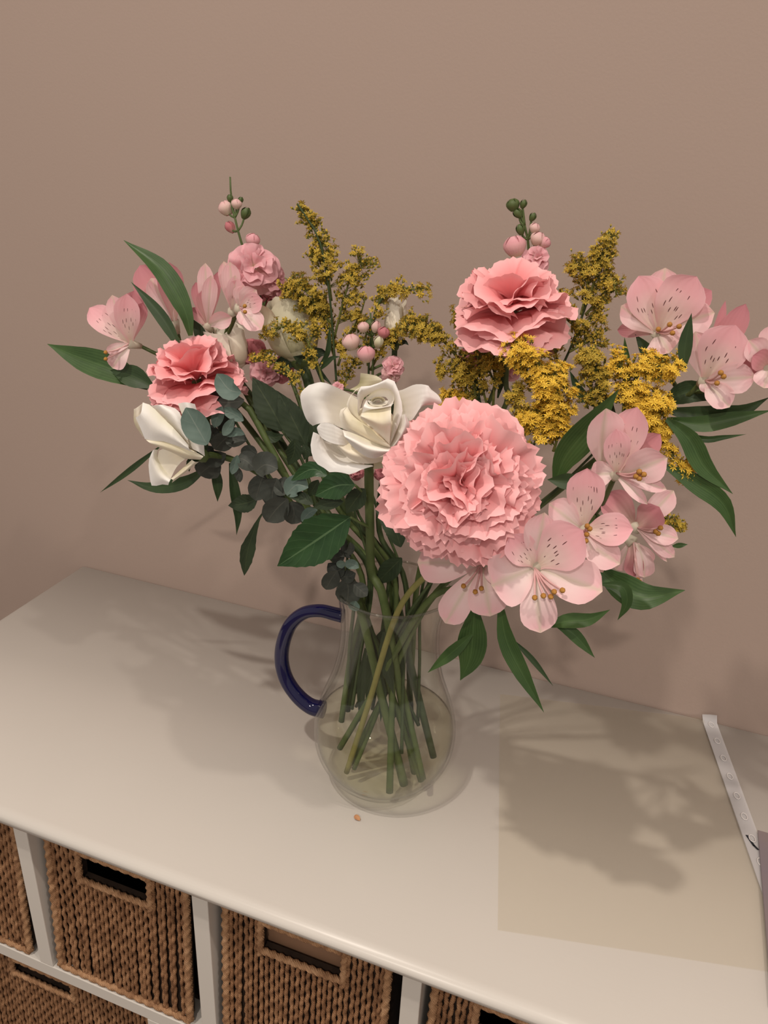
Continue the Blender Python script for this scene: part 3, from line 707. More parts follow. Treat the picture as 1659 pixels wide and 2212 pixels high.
def bud(parent, cpx, s, rpx, axis, m='stockp', name='bud', n=5, L=1.5):
    """a closed bud: overlapping petal scales round a core"""
    c = P(*cpx, s); r = rpx*pxm(*cpx, s); a, e1, e2 = basis(axis); b = c-a*r*L*.6
    C = np.array([b+a*r*L*t for t in (0, .25, .55, .85, 1.12)]); bd = obj(name, *tube(C, np.array([.35, .85, .98, .70, .15])*r, 10), M[m], parent, np.tile([.5, .8], (50, 1)))
    for k in range(n):
        az = 2*math.pi*k/n; G = []
        for t in np.linspace(0, 1, 6):
            rr = r*np.interp(t, [0, .3, .6, .85, 1], [.45, 1.0, 1.12, .92, .45])
            G.append([b+a*r*L*t*1.12+rr*(math.cos(az+w)*e1+math.sin(az+w)*e2) for w in np.linspace(-.75, .75, 5)*(1-.55*t**3)])
        V, F, UV = loft(G, 4, 6); obj('bud_scale', V, F, M[m], bd, UV)
    return bd
STK = [(5, 88, 1.0, 10), (5, 60, .9, 12), (4, 34, .8, 14), (3, 14, .6, 14)]
def stock(label, top, rim, foot, florets, buds, r=(.0007, .0034)):
    C = catmull([P(*q) for q in top]+[jugpt(rim[0], rim[1], .2), jugpt(rim[0], rim[1], .2)*.45+jugpt(*foot)*.55, jugpt(*foot)], 50)
    t = thing('stock', label, 'flower', C[-1], 'stock spikes'); obj('stem', *tube(C, np.linspace(r[0], r[1], 50), 8), M['stem'], t)
    for i, (cpx, s, rp, ax, m) in enumerate(florets):
        c = P(*cpx, s); R_ = rp*pxm(*cpx, s); a = tocam(c)*ax[0]+np.array(ax[1:]); a /= np.linalg.norm(a)
        h = head(t, 'stock', c-a*R_*.25, a, R_, STK, m, 40+i+int(cpx[0]), 'floret')
        j = np.argmin(np.linalg.norm(C[:30]-c, axis=1)); twig(t, [c-a*R_*.6, (c-a*R_*.9+C[j])/2+np.array([0, 0, -.002]), C[min(j+1, 49)]], (.0010, .0010), 'stem', 'pedicel', 6)
    for cpx, s, rp, ax, m in buds:
        bud(t, cpx, s, rp*.9, ax, m, n=5 if rp > 11 else 4, L=1.7 if rp > 11 else 2.3)
        c = P(*cpx, s); j = np.argmin(np.linalg.norm(C[:30]-c, axis=1)); twig(t, [c-np.array(ax)*.002, (c+C[min(j+1, 49)])/2+np.array([0, 0, -.002]), C[min(j+1, 49)]], (.0008, .0009), 'stem', 'pedicel', 6)
    return t
stock('pink stock spike with a bare tip rising over the dusky alstroemeria blooms', [(497, 382, .05), (500, 430, .05), (512, 490, .045), (530, 550, .045), (575, 680, .045), (640, 850, .03), (720, 1080, .015)], (120, .026), (95, .030, .045),
      [((548, 575), .035, 56, (1, .1, 0, .25), 'stock'), ((516, 560), .05, 34, (.6, -.5, 0, .5), 'stock'), ((590, 600), .05, 36, (.5, .6, 0, .3), 'stock'), ((585, 650), .055, 40, (.7, .4, 0, -.1), 'stockd'), ((612, 628), .055, 26, (.7, .5, 0, 0), 'stock'),
       ((545, 760), .045, 34, (.8, 0, 0, .2), 'stockd'), ((575, 805), .04, 34, (.8, .2, 0, 0), 'stock'), ((610, 800), .05, 30, (.8, .3, 0, 0), 'stockd')],
      [((488, 449), .05, 17, (-.5, 0, .9), 'stockp'), ((511, 440), .048, 12, (.1, 0, 1), 'stockp'), ((531, 460), .05, 11, (.5, 0, .9), 'stem'), ((546, 518), .048, 16, (.3, 0, 1), 'stock'), ((497, 490), .05, 11, (-.5, 0, .6), 'stockd'), ((497, 428), .05, 7, (0, 0, 1), 'stem'), ((520, 432), .05, 6, (.4, 0, 1), 'stem')])
stock('stock spike with green tip and round pink buds rising behind the mid pink carnation', [(1108, 430, .05), (1125, 465, .05), (1139, 510, .05), (1140, 570, .05), (1110, 700, .05), (1060, 860, .04), (950, 1100, .02)], (60, .028), (80, .044, .030),
      [((1160, 558), .045, 32, (.8, .2, 0, .4), 'stock'), ((1022, 715), .04, 40, (.7, -.6, 0, 0), 'stockd'), ((1030, 775), .045, 34, (.7, -.5, 0, -.2), 'stockd'), ((1185, 735), .04, 40, (.8, .5, 0, -.2), 'stockd'), ((1105, 795), .05, 28, (.9, .2, 0, 0), 'stock'), ((1010, 770), .05, 26, (.7, -.5, 0, 0), 'stockd')],
      [((1112, 531), .045, 25, (-.3, 0, 1), 'stock'), ((1162, 515), .05, 17, (.3, 0, 1), 'stockp'), ((1178, 523), .05, 13, (.7, 0, .8), 'stock'), ((1155, 492), .05, 12, (.3, 0, 1), 'stockp'), ((1124, 495), .048, 10, (-.4, 0, 1), 'stem'), ((1108, 442), .05, 15, (-.3, 0, 1), 'stem'), ((1118, 460), .05, 10, (-.6, 0, .5), 'stem'), ((1151, 468), .05, 8, (.4, 0, 1), 'stem'), ((1131, 440), .05, 8, (.3, 0, 1), 'stem')])
stock('short stock spike with closed pink buds standing over the big white rose', [(800, 676, .02), (804, 730, .02), (806, 790, .02), (800, 880, .015), (800, 1010, .01), (800, 1150, .0)], (100, .012), (-60, .036, .014),
      [((852, 790), .015, 25, (.9, .2, 0, .2), 'stock'), ((846, 812), .015, 22, (.9, .3, 0, -.3), 'stockp'), ((836, 1020), -.03, 26, (.8, .3, 0, -.1), 'stockd'), ((768, 1018), -.03, 20, (.8, -.3, 0, -.1), 'stockd'), ((730, 836), .0, 14, (.8, 0, 0, .3), 'stock')],
      [((758, 738), .01, 20, (-.3, 0, 1), 'stockp'), ((791, 764), .005, 20, (-.1, 0, 1), 'stock'), ((785, 706), .015, 13, (-.2, 0, 1), 'stockp'), ((800, 698), .02, 12, (0, 0, 1), 'stem'), ((812, 705), .018, 11, (.2, 0, 1), 'stockp'), ((829, 718), .015, 14, (.3, 0, 1), 'stockd'), ((818, 738), .012, 11, (.2, 0, 1), 'green_rose')])
# ------------------------------------------------------------------ roses
def tr(frame, pts, s):
    """traced curve -> 3-D; s: one depth or a depth at each end"""
    n = len(pts); ss = np.linspace(s[0], s[1], n) if np.ndim(s) else [s]*n
    return [P(*frame(*p[:2]), ss[i]) for i, p in enumerate(pts)]
def rose_petal(parent, frame, curves, s0, m='white_rose', nu=14, nv=12):
    V, F, UV = loft([tr(frame, c, (s0+d) if not np.ndim(d) else (s0+d[0], s0+d[1])) for c, d in curves], nu, nv)
    return obj('petal', V, F, M[m], parent, UV)
def rose_stem(label, base, top, rim, foot, r=(.0026, .0030), m='stem', group='white roses'):
    C = catmull([base]+[P(*q) for q in top]+[jugpt(rim[0], rim[1], .2), jugpt(rim[0], rim[1], .2)*.45+jugpt(*foot)*.55, jugpt(*foot)], 44)
    t = thing('rose', label, 'flower', C[-1], group); obj('stem', *tube(C, np.linspace(r[0], r[1], 44), 10), M[m], t)
    return t
def rosebud(parent, base, tip, wpx, mid, m, seed, n=9, opened=.25, sep=True):
    """spiral of cupped petals round the axis base -> tip (3-D)"""
    rng = random.Random(seed); ax = tip-base; L = np.linalg.norm(ax); a, e1, e2 = basis(ax); R_ = wpx
    core = obj('flower_head', *tube(np.array([base-a*L*.05, base+a*L*.1, base+a*L*.45, base+a*L*.7, base+a*L*.86]), np.array([.25, .62, .70, .45, .15])*R_, 12), M[m], parent, np.tile([.5, .5], (60, 1)))
    for k in range(n):
        f = k/(n-1); az = k*2.3999+seed; rk = R_*(.34+.66*f); Lk = L*(1.0-.06*f+rng.uniform(-.03, .03)); span = math.radians(95-35*f)
        G = []
        for v in np.linspace(0, 1, 8):
            row = []
            for u in np.linspace(-1, 1, 9):
                rr = rk*np.interp(v, [0, .12, .35, .6, .85, 1], [.28, .72, 1, 1.0, .82+.25*opened*f, .70+.75*opened*f]); rr *= 1+.04*math.sin(9*u+3*v+k)*v
                h = Lk*(v-.16*v*u*u-.02*math.sin(5*u+k)*v); w = az+u*span*(1-.12*v)
                row.append(base+a*h+rr*(math.cos(w)*e1+math.sin(w)*e2))
            G.append(row)
        V, F, UV = loft(G, 9, 8); obj('petal', V, F, M[m], core, UV)
    if sep:
        for k in range(5):
            az = k*1.2566+.4; d = math.cos(az)*e1+math.sin(az)*e2
            V, F, UV = blade([base-a*L*.03, base+d*R_*.75+a*L*.04, base+d*R_*1.15+a*L*.05*(k % 3)-a*L*.08], R_*.5, 'lance', .3, 0, 4, 8, 0, .02, k); obj('sepal', V, F, M['rleafd'], parent, UV)
        obj('hip', *tube(np.array([base-a*L*.16, base-a*L*.10, base-a*L*.03, base+a*L*.03]), np.array([.20, .34, .40, .42])*R_, 10), M['stem'], parent)
    return core
S0 = -.092
c0 = P(800, 945, S0+.030)
t = rose_stem('large open white rose in the middle of the bouquet', c0+np.array([0, 0, -.012]), [(797, 1020, S0+.055), (799, 1130, -.025), (803, 1240, -.012)], (-100, .016), (10, .030, .010), (.0036, .0036))
hd = obj('flower_head', *tube(catmull([P(800, 985, S0+.032), P(800, 960, S0+.022), P(805, 930, S0+.008), P(808, 905, S0-.006)], 8), [.004, .013, .017, .010], 16), M['cream_rose'], t, np.tile([.5, .5], (128, 1)))
RP = [
 # back and outer petals first
 ('green_rose', [([(600, 215), (700, 150), (720, 30)], .012), ([(760, 230), (790, 140), (800, 40)], .006), ([(900, 180), (960, 110), (900, 60)], .012)]),
 ('white_rose', [([(740, 330), (700, 500), (680, 720)], .014), ([(575, 250), (490, 420), (490, 640)], .006), ([(430, 180), (300, 350), (350, 585)], -.006), ([(285, 132), (165, 300), (245, 600)], -.006), ([(140, 165), (60, 240), (45, 310), (70, 440), (120, 560), (185, 622)], .006)]),
 ('white_rose', [([(1060, 200), (1120, 420), (1100, 560)], .010), ([(1160, 225), (1200, 420), (1200, 540)], .006), ([(1330, 158), (1320, 350), (1290, 560)], -.004), ([(1470, 168), (1440, 300), (1390, 420)], -.010), ([(1495, 205), (1590, 280), (1622, 372), (1440, 392)], -.002)]),
 ('green_rose', [([(740, 850), (900, 900), (1060, 900)], .010), ([(800, 960), (950, 990), (1090, 950)], .004), ([(865, 1040), (990, 1030), (1095, 1000)], .0), ([(862, 1108), (980, 1092), (1098, 1050)], .004)]),
 ('white_rose', [([(480, 760), (620, 840), (860, 900)], .014), ([(330, 790), (480, 930), (740, 1045)], .010), ([(255, 720), (300, 900), (480, 1040), (840, 1060)], -.006), ([(190, 690), (160, 850), (205, 1020), (300, 1085), (370, 1140), (480, 1136), (600, 1166), (740, 1108), (865, 1072)], -.008)]),
 ('cream_rose', [([(520, 760), (700, 820), (1060, 860)], -.004), ([(470, 840), (620, 930), (900, 960), (1090, 930)], -.012), ([(440, 840), (590, 985), (735, 1042), (900, 1035), (1095, 950)], -.008)]),
 ('white_rose', [([(690, 690), (660, 850)], .004), ([(530, 670), (540, 840)], -.010), ([(400, 600), (420, 822)], -.014), ([(300, 585), (300, 770)], -.012), ([(265, 600), (232, 640), (245, 700)], -.006)]),
 ('white_rose', [([(1160, 500), (1130, 640), (1050, 850)], -.006), ([(1215, 492), (1200, 660), (1080, 865)], -.014), ([(1218, 492), (1268, 600), (1235, 680), (1110, 880)], -.010)]),
 # the goblet in the middle
 ('white_rose', [([(700, 520), (740, 330), (860, 250), (1000, 230), (1085, 300), (1090, 470), (1046, 838)], -.004), ([(680, 500), (700, 260), (850, 195), (1010, 150), (1120, 260), (1140, 480), (1046, 838)], -.010), ([(670, 480), (690, 220), (740, 178), (860, 168), (985, 112), (1062, 84), (1125, 175), (1188, 400), (1165, 560), (1048, 840)], -.010)]),
 ('cream_rose', [([(690, 330), (690, 480), (760, 580), (900, 700), (1040, 836)], -.022), ([(620, 270), (600, 430), (720, 580), (860, 690), (1042, 836)], -.022), ([(735, 180), (640, 240), (565, 370), (600, 470), (700, 566), (820, 640), (930, 752), (1042, 836)], (-.014, -.026))]),
 ('cream_rose', [([(730, 480), (800, 445), (920, 428), (1062, 408)], -.030), ([(725, 515), (830, 560), (960, 600), (1060, 560)], -.036), ([(715, 530), (850, 640), (960, 740), (1045, 836)], -.026)]),
 ('white_rose', [([(735, 480), (745, 360), (800, 290), (930, 205), (1060, 220), (1100, 320), (1060, 412)], -.018), ([(760, 440), (775, 360), (830, 310), (940, 260), (1030, 270), (1075, 340), (1040, 400)], -.014), ([(800, 400), (800, 350), (850, 320), (920, 300), (1000, 300), (1030, 350), (1000, 395)], -.012)]),
 ('white_rose', [([(785, 330), (820, 385), (900, 408), (1010, 398), (1095, 365)], -.028), ([(755, 400), (820, 425), (920, 425), (1060, 395)], -.033), ([(735, 482), (820, 450), (930, 430), (1062, 410)], -.030)]),
 ('white_rose', [([(795, 340), (840, 388), (920, 400), (1005, 385), (1035, 340)], -.024), ([(830, 338), (870, 366), (920, 374), (980, 362), (1000, 337)], -.014), ([(865, 336), (890, 350), (920, 352), (950, 346), (965, 336)], -.006)]),
 ('cream_rose', [([(835, 345), (850, 312), (915, 296), (980, 308), (1000, 345)], -.022), ([(855, 350), (870, 326), (915, 314), (965, 324), (980, 350)], -.014), ([(880, 352), (895, 338), (920, 332), (945, 338), (955, 352)], -.006)]),
 ('white_rose', [([(862, 352), (880, 334), (920, 326), (950, 336), (958, 356)], -.020), ([(872, 362), (890, 348), (920, 342), (942, 350), (948, 366)], -.012)]),
 ('cream_rose', [([(570, 408), (620, 490), (700, 562), (820, 640), (930, 750), (1044, 836)], (-.020, -.028)), ([(520, 470), (590, 600), (760, 700), (930, 800), (1050, 850)], (-.022, -.030)), ([(558, 410), (490, 450), (486, 520), (520, 640), (600, 690), (760, 775), (930, 845), (1052, 866)], (-.012, -.024))]),
 ('white_rose', [([(518, 668), (640, 705), (800, 775), (950, 845), (1060, 872)], -.024), ([(540, 740), (650, 800), (800, 880), (940, 905), (1085, 905)], -.032), ([(560, 775), (650, 872), (780, 966), (880, 986), (960, 955), (1094, 936)], -.022)]),
]
for m, cv in RP: rose_petal(hd, F8, cv, S0, m)
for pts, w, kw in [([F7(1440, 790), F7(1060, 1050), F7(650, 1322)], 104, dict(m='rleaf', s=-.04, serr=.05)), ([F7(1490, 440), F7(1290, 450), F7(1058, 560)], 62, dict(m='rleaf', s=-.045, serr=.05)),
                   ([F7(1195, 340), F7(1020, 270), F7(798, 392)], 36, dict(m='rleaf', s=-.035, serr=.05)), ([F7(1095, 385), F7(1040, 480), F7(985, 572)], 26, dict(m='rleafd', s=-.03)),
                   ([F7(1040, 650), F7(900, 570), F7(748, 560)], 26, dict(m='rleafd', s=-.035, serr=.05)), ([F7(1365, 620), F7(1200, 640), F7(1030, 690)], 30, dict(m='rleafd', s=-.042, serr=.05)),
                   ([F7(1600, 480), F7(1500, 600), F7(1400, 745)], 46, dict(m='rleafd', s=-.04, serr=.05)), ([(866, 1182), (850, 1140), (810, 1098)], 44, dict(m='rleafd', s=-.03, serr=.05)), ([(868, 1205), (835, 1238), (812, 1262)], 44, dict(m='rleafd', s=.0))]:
    leaf(t, pts, w, prof='rose', nv=20, cup=.22, **kw)
twig(t, [P(*F7(1440, 790), -.04), P(780, 1130, -.034), P(799, 1140, -.026)], (.0010, .0012)); twig(t, [P(*F7(1490, 440), -.045), P(790, 1070, -.035), P(798, 1085, -.02)], (.0009, .0011))

b = P(438, 985, -.03); tp = P(305, 893, -.045)
t = rose_stem('drooping white rosebud below the coral carnation, one outer petal turned down', b, [(478, 985, -.014), (560, 1022, .0), (635, 1095, .004), (705, 1185, .0)], (-150, .032), (-30, .030, .012), (.0026, .0040))
h = rosebud(t, b+(tp-b)*.05, b+(tp-b)*.90, 40*pxm(360, 950, -.035), None, 'cream_rose', 2, 6, .3)
for m, cv in [('white_rose', [([(480, 330), (560, 560), (600, 770)], -0.0082), ([(560, 318), (640, 520), (680, 810)], -0.0115), ([(650, 335), (725, 600), (748, 855)], -0.0038)]),
              ('white_rose', [([(215, 352), (400, 530), (570, 700)], -0.0148), ([(300, 342), (445, 455), (582, 700)], -0.0170), ([(330, 340), (482, 398), (548, 560), (596, 745)], -0.0093)]),
              ('cream_rose', [([(42, 385), (48, 530), (135, 665)], -0.0115), ([(70, 372), (85, 500), (150, 610)], -0.0181), ([(145, 315), (135, 420), (175, 530)], -0.0148)]),
              ('white_rose', [([(130, 320), (215, 352), (330, 470), (450, 585), (585, 745)], -0.0181), ([(110, 430), (250, 560), (400, 650), (600, 790)], -0.0225), ([(60, 470), (110, 580), (165, 692), (330, 705), (570, 790), (720, 858)], -0.0181)]),
              ('cream_rose', [([(150, 680), (330, 695), (570, 770), (735, 855)], -0.0170), ([(200, 722), (350, 765), (550, 835), (725, 870)], -0.0192), ([(250, 748), (400, 812), (560, 878), (705, 888)], -0.0104)]),
              ('cream_rose', [([(730, 850), (640, 880)], .004), ([(520, 780), (560, 880)], -.008), ([(400, 760), (470, 960)], -.012), ([(290, 800), (280, 900), (340, 990), (410, 1075)], -.010)]),
              ('white_rose', [([(285, 790), (275, 860), (330, 970), (415, 1075)], -.010), ([(240, 790), (230, 900), (300, 1040), (395, 1110)], -.016), ([(215, 830), (188, 930), (220, 1150), (300, 1135), (385, 1142)], -.012)]),
              ('cream_rose', [([(410, 1080), (520, 980), (620, 890)], -.012), ([(430, 1090), (540, 1010), (650, 910)], -.015), ([(420, 1120), (520, 1045), (690, 910)], -.010)])]:
    rose_petal(h, F6, cv, -.035, m, 8, 8)
for pts, w, kw in [([(613, 932), (585, 880), (545, 815)], 74, dict(m='rleafd', s=.012)), ([(662, 965), (632, 905), (600, 845)], 62, dict(m='rleafd', s=.016)), ([(563, 936), (590, 945), (614, 939)], 26, dict(m='rleafd', s=.004)),
                   ([F7(840, -60), F7(830, 90), F7(768, 225)], 36, dict(m='rleafd', s=-.005)), ([F7(930, 0), F7(960, 90), F7(940, 170)], 22, dict(m='rleafd', s=-.002)), ([(668, 985), (684, 955), (672, 905)], 40, dict(m='rleafd', s=.008)),
                   ([F7(435, 590), F7(300, 640), F7(115, 665)], 42, dict(m='rleafd', s=-.01)), ([F7(548, 675), F7(440, 830), F7(330, 1140), F7(290, 1424)], 34, dict(m='rleafd', s=-.02, prof='late'))]:
    k = dict(prof='rose'); k.update(kw); leaf(t, pts, w, nv=20, cup=.22, serr=.05, **k)
twig(t, [P(610, 930, .012), P(655, 1000, .008), P(690, 1120, .002)], (.0012, .0016), 'stemd'); twig(t, [P(662, 962, .016), P(668, 1040, .01), P(705, 1150, .002)], (.0012, .0014), 'stemd')

b = P(650, 778, .04); tp = P(612, 640, .045)
t = rose_stem('greenish white rosebud on a thick stem behind the left goldenrod plume', b, [(668, 830, .035), (690, 930, .03), (735, 1080, .02)], (120, .030), (20, .046, .024), (.0046, .0032), 'stemd')
rosebud(t, b, tp, 58*pxm(620, 710, .04), None, 'green_rose', 5, 9, .55)
b = P(500, 800, .035); tp = P(486, 700, .035)
t = rose_stem('creamy white rose peeping out between the coral carnation and the dusky alstroemeria', b, [(560, 880, .03), (650, 1020, .025), (730, 1140, .015)], (150, .030), (175, .038, .060), (.0026, .0028), 'stemd')
rosebud(t, b, tp, 52*pxm(490, 740, .035), None, 'cream_rose', 8, 8, .35, False)
b = P(853, 742, .03); tp = P(854, 640, .035)
t = rose_stem('slim ivory rosebud standing between the arching goldenrod sprays', b, [(848, 850, .03), (830, 1000, .025), (820, 1150, .012)], (70, .016), (60, .036, .020), (.0022, .0026), 'stemd')
rosebud(t, b, tp, 27*pxm(854, 690, .03), None, 'cream_rose', 9, 6, .3)

# ------------------------------------------------------------------ goldenrod
def plume(parent, pts, w, n, yellow, seed, s=0.0, size=1.0, bend=.5):
    """side branch with its floret heads; w px half-width at base and tip; yellow: share of open heads"""
    rng = random.Random(seed); Q = [(p[0], p[1], s if len(p) < 3 else s+p[2]) for p in pts]
    C = catmull([P(*q) for q in Q], 40); k = pxm(*Q[len(Q)//2]); T, Nn, B = frames(C)
    V0, F0 = tube(C[::2], np.linspace(.0011, .0005, 20), 5); br = obj('branch', V0, F0, M['goldg'], parent)
    V, F, MI = [], [], []
    n = int(n*1.4); tufts = []
    for _ in range(max(6, n//9)):
        v = rng.random()**.8; j = min(39, int(8+v*32)) if len(pts) > 2 else min(39, int(v*40)); w_ = k*(w[0]+(w[1]-w[0])*v)
        a = rng.uniform(0, 6.283); r = w_*math.sqrt(rng.uniform(.03, 1)); tufts.append((j, C[j]+r*(math.cos(a)*Nn[j]+math.sin(a)*B[j])))
    for _ in range(n):
        j, tc = tufts[rng.randrange(len(tufts))]
        c = tc+np.array([rng.gauss(0, .0021), rng.gauss(0, .0021), rng.gauss(0, .0019)]); r = np.linalg.norm(c-C[j])
        d = (c-C[j])/(r+1e-6)*.7+np.array([0, 0, bend])+T[j]*.4; d /= np.linalg.norm(d); sz = size*rng.uniform(.75, 1.2)*.0023
        o = len(V); e1 = np.cross(d, [.3, .5, .8]); e1 /= np.linalg.norm(e1); e2 = np.cross(d, e1)
        # stalk
        b0 = C[max(0, j-3)]
        V += [b0+e1*.00022, b0-e1*.00022, c-d*sz*.6]; F.append((o, o+1, o+2)); MI.append(1)
        # involucre
        o = len(V); V += [c-d*sz*.9]+[c+(e1*math.cos(q)+e2*math.sin(q))*sz*.42 for q in (0, 1.571, 3.142, 4.712)]+[c+d*sz*.75]
        op_ = rng.random() < yellow
        for q in range(4):
            F.append((o, o+1+(q+1) % 4, o+1+q)); MI.append(1); F.append((o+5, o+1+q, o+1+(q+1) % 4)); MI.append(0 if op_ or rng.random() < .55 else 2)
        if op_:
            m_ = 7; ph = rng.uniform(0, 6)
            for q in range(m_):
                x = ph+q*6.283/m_; rd = e1*math.cos(x)+e2*math.sin(x); tn = -e1*math.sin(x)+e2*math.cos(x); o = len(V)
                L_ = sz*rng.uniform(1.0, 1.5); V += [c+d*sz*.35, c+rd*L_*.55+tn*sz*.22+d*sz*.55, c+rd*L_+d*sz*rng.uniform(.35, .9), c+rd*L_*.55-tn*sz*.22+d*sz*.55]; F.append((o, o+1, o+2, o+3)); MI.append(0 if rng.random() < .85 else 2)
    fo = obj('florets', np.array(V), F, [M['gold' if yellow > .65 else 'goldo'], M['goldg'], M['goldd']], br, smooth=False, midx=MI, kind='stuff')
    return br
def golden(label, s, top, rim, foot, plumes, leaves=()):
    C = catmull([P(*q) for q in top]+[jugpt(rim[0], rim[1], .2), jugpt(rim[0], rim[1], .2)*.45+jugpt(*foot)*.55, jugpt(*foot)], 44)
    t = thing('goldenrod', label, 'flower', C[-1], 'goldenrod stems'); obj('stem', *tube(C, np.linspace(.0007, .0016, 44), 7), M['stemd'], t)
    for i, pl in enumerate(plumes): plume(t, *pl, seed=nseed()*3+i, s=s)
    for l in leaves: leaf(t, *l[:2], **(l[2] if len(l) > 2 else {}))
    return t
SL = dict(m='aleafd', prof='lance', cup=.2)
golden('tall goldenrod plume with a bent tip beside the stock spike', .035, [(642, 440, .03), (690, 520, .03), (712, 640, .03), (722, 760, .03), (735, 900, .025), (770, 1100, .012)], (100, .020), (130, .034, .050), [
 ([(712, 600, .0), (692, 525), (668, 478), (641, 441)], (24, 8), 210, .35), ([(716, 650), (708, 590), (694, 540)], (38, 26), 200, .5),
 ([(722, 730), (742, 650), (762, 590), (792, 556)], (16, 36), 240, .45), ([(720, 720), (690, 660), (655, 625), (612, 598)], (20, 28), 260, .6), ([(718, 700), (672, 650), (640, 640), (632, 655)], (20, 30), 120, .6),
 ([(730, 790), (750, 730), (778, 680), (790, 640)], (14, 26), 170, .5), ([(735, 860), (752, 810), (766, 772)], (10, 20), 80, .35), ([(722, 770), (700, 700), (690, 650)], (14, 24), 110, .4)],
 [([(690, 790), (708, 760), (713, 700)], 12, dict(s=.028, **SL)), ([(715, 830), (690, 800), (680, 760)], 10, dict(s=.028, **SL))])
golden('low goldenrod spray drooping across the greenish rosebud', .012, [(660, 745, .02), (685, 800, .02), (720, 900, .018), (765, 1100, .008)], (170, .020), (200, .030, .075), [
 ([(700, 830), (672, 752), (630, 706), (570, 716)], (10, 17), 190, .45), ([(672, 880), (640, 818), (600, 785), (540, 772)], (7, 12), 130, .3), ([(660, 770), (672, 730), (690, 705)], (8, 14), 70, .25)],
 [([(690, 800), (715, 775), (735, 770)], 12, dict(s=.015, **SL))])
golden('goldenrod spray arching over the slim ivory rosebud', .022, [(850, 622, .02), (818, 655, .02), (800, 740, .02), (796, 850, .02), (800, 1050, .008)], (50, .012), (-40, .030, .050), [
 ([(800, 750), (812, 668), (848, 622), (918, 630)], (12, 15), 170, .45), ([(800, 800), (835, 740), (880, 712), (935, 722)], (12, 24), 150, .5), ([(795, 790), (790, 730), (802, 690)], (10, 16), 70, .3)])
golden('goldenrod spray with a thick body drooping from below the mid pink carnation', .012, [(905, 700, .015), (960, 735, .015), (1002, 800, .015), (1020, 900, .015), (960, 1120, .008)], (20, .024), (30, .030, .060), [
 ([(1008, 880), (1000, 800), (955, 735), (876, 692)], (26, 18), 340, .55), ([(1030, 890), (1020, 830), (985, 790), (950, 790)], (22, 22), 160, .4), ([(1010, 900), (990, 860), (955, 858)], (14, 20), 120, .75),
 ([(1065, 880), (1068, 770), (1042, 700), (990, 676)], (34, 24), 330, .55), ([(1060, 900), (1040, 830), (1030, 760)], (26, 30), 160, .2)],
 [([(1040, 880), (1028, 840), (1030, 800)], 12, dict(s=.015, **SL)), ([(1075, 860), (1085, 810), (1075, 760)], 14, dict(s=.018, **SL))])
golden('upright goldenrod plume standing between the mid pink carnation and the speckled alstroemeria', .03, [(1314, 504, .03), (1292, 580, .03), (1262, 670, .03), (1215, 790, .03), (1120, 960, .02), (980, 1140, .01)], (10, .028), (170, .035, .075), [
 ([(1270, 650), (1294, 575), (1306, 535), (1318, 503)], (28, 15), 230, .45), ([(1255, 680), (1268, 620), (1258, 588), (1238, 570)], (26, 18), 150, .5), ([(1265, 680), (1300, 640), (1322, 610), (1332, 640)], (20, 20), 150, .45),
 ([(1235, 740), (1262, 700), (1290, 675), (1302, 700)], (14, 18), 100, .3), ([(1245, 720), (1220, 660), (1218, 630)], (18, 16), 100, .4), ([(1230, 760), (1268, 740), (1300, 728)], (20, 26), 120, .2), ([(1210, 800), (1190, 730), (1165, 705)], (12, 12), 60, .4)])
golden('bright yellow goldenrod cluster directly above the large carnation', -.032, [(1130, 760, -.02), (1160, 820, -.02), (1175, 900, -.01), (1100, 1060, .0), (980, 1180, .0)], (-10, .026), (190, .030, .050), [
 ([(1190, 900), (1170, 820), (1140, 775), (1098, 748)], (36, 26), 380, .85), ([(1195, 930), (1205, 860), (1185, 800)], (34, 34), 280, .85), ([(1180, 960), (1165, 920), (1135, 890)], (30, 30), 240, .8), ([(1195, 975), (1205, 940), (1200, 905)], (24, 24), 160, .85),
 ([(1140, 920), (1120, 870), (1105, 830)], (18, 20), 90, .6)])
golden('goldenrod with deep yellow heads below the speckled alstroemeria, a few trailing lower', -.025, [(1375, 800, -.02), (1355, 870, -.02), (1300, 960, -.01), (1130, 1120, .0), (990, 1200, .0)], (-30, .028), (160, .035, .060), [
 ([(1350, 880), (1370, 830), (1395, 790), (1465, 800)], (34, 24), 320, .9), ([(1345, 900), (1350, 830), (1340, 790), (1322, 772)], (26, 22), 220, .8), ([(1370, 920), (1400, 880), (1420, 850)], (34, 36), 300, .95), ([(1385, 930), (1415, 920), (1440, 935)], (22, 14), 150, .85),
 ([(1300, 880), (1290, 800), (1262, 760)], (28, 22), 190, .45), ([(1290, 890), (1275, 840), (1290, 800)], (24, 24), 130, .5), ([(1410, 930), (1440, 965), (1462, 998), (1488, 1038)], (4, 15), 110, .9), ([(1420, 1100), (1442, 1122), (1472, 1152)], (8, 13), 60, .6)],
 [([(1330, 900), (1300, 850), (1285, 830)], 20, dict(s=-.012, m='aleafd')), ([(1290, 880), (1255, 850), (1230, 800)], 22, dict(s=-.005, m='aleafd'))])

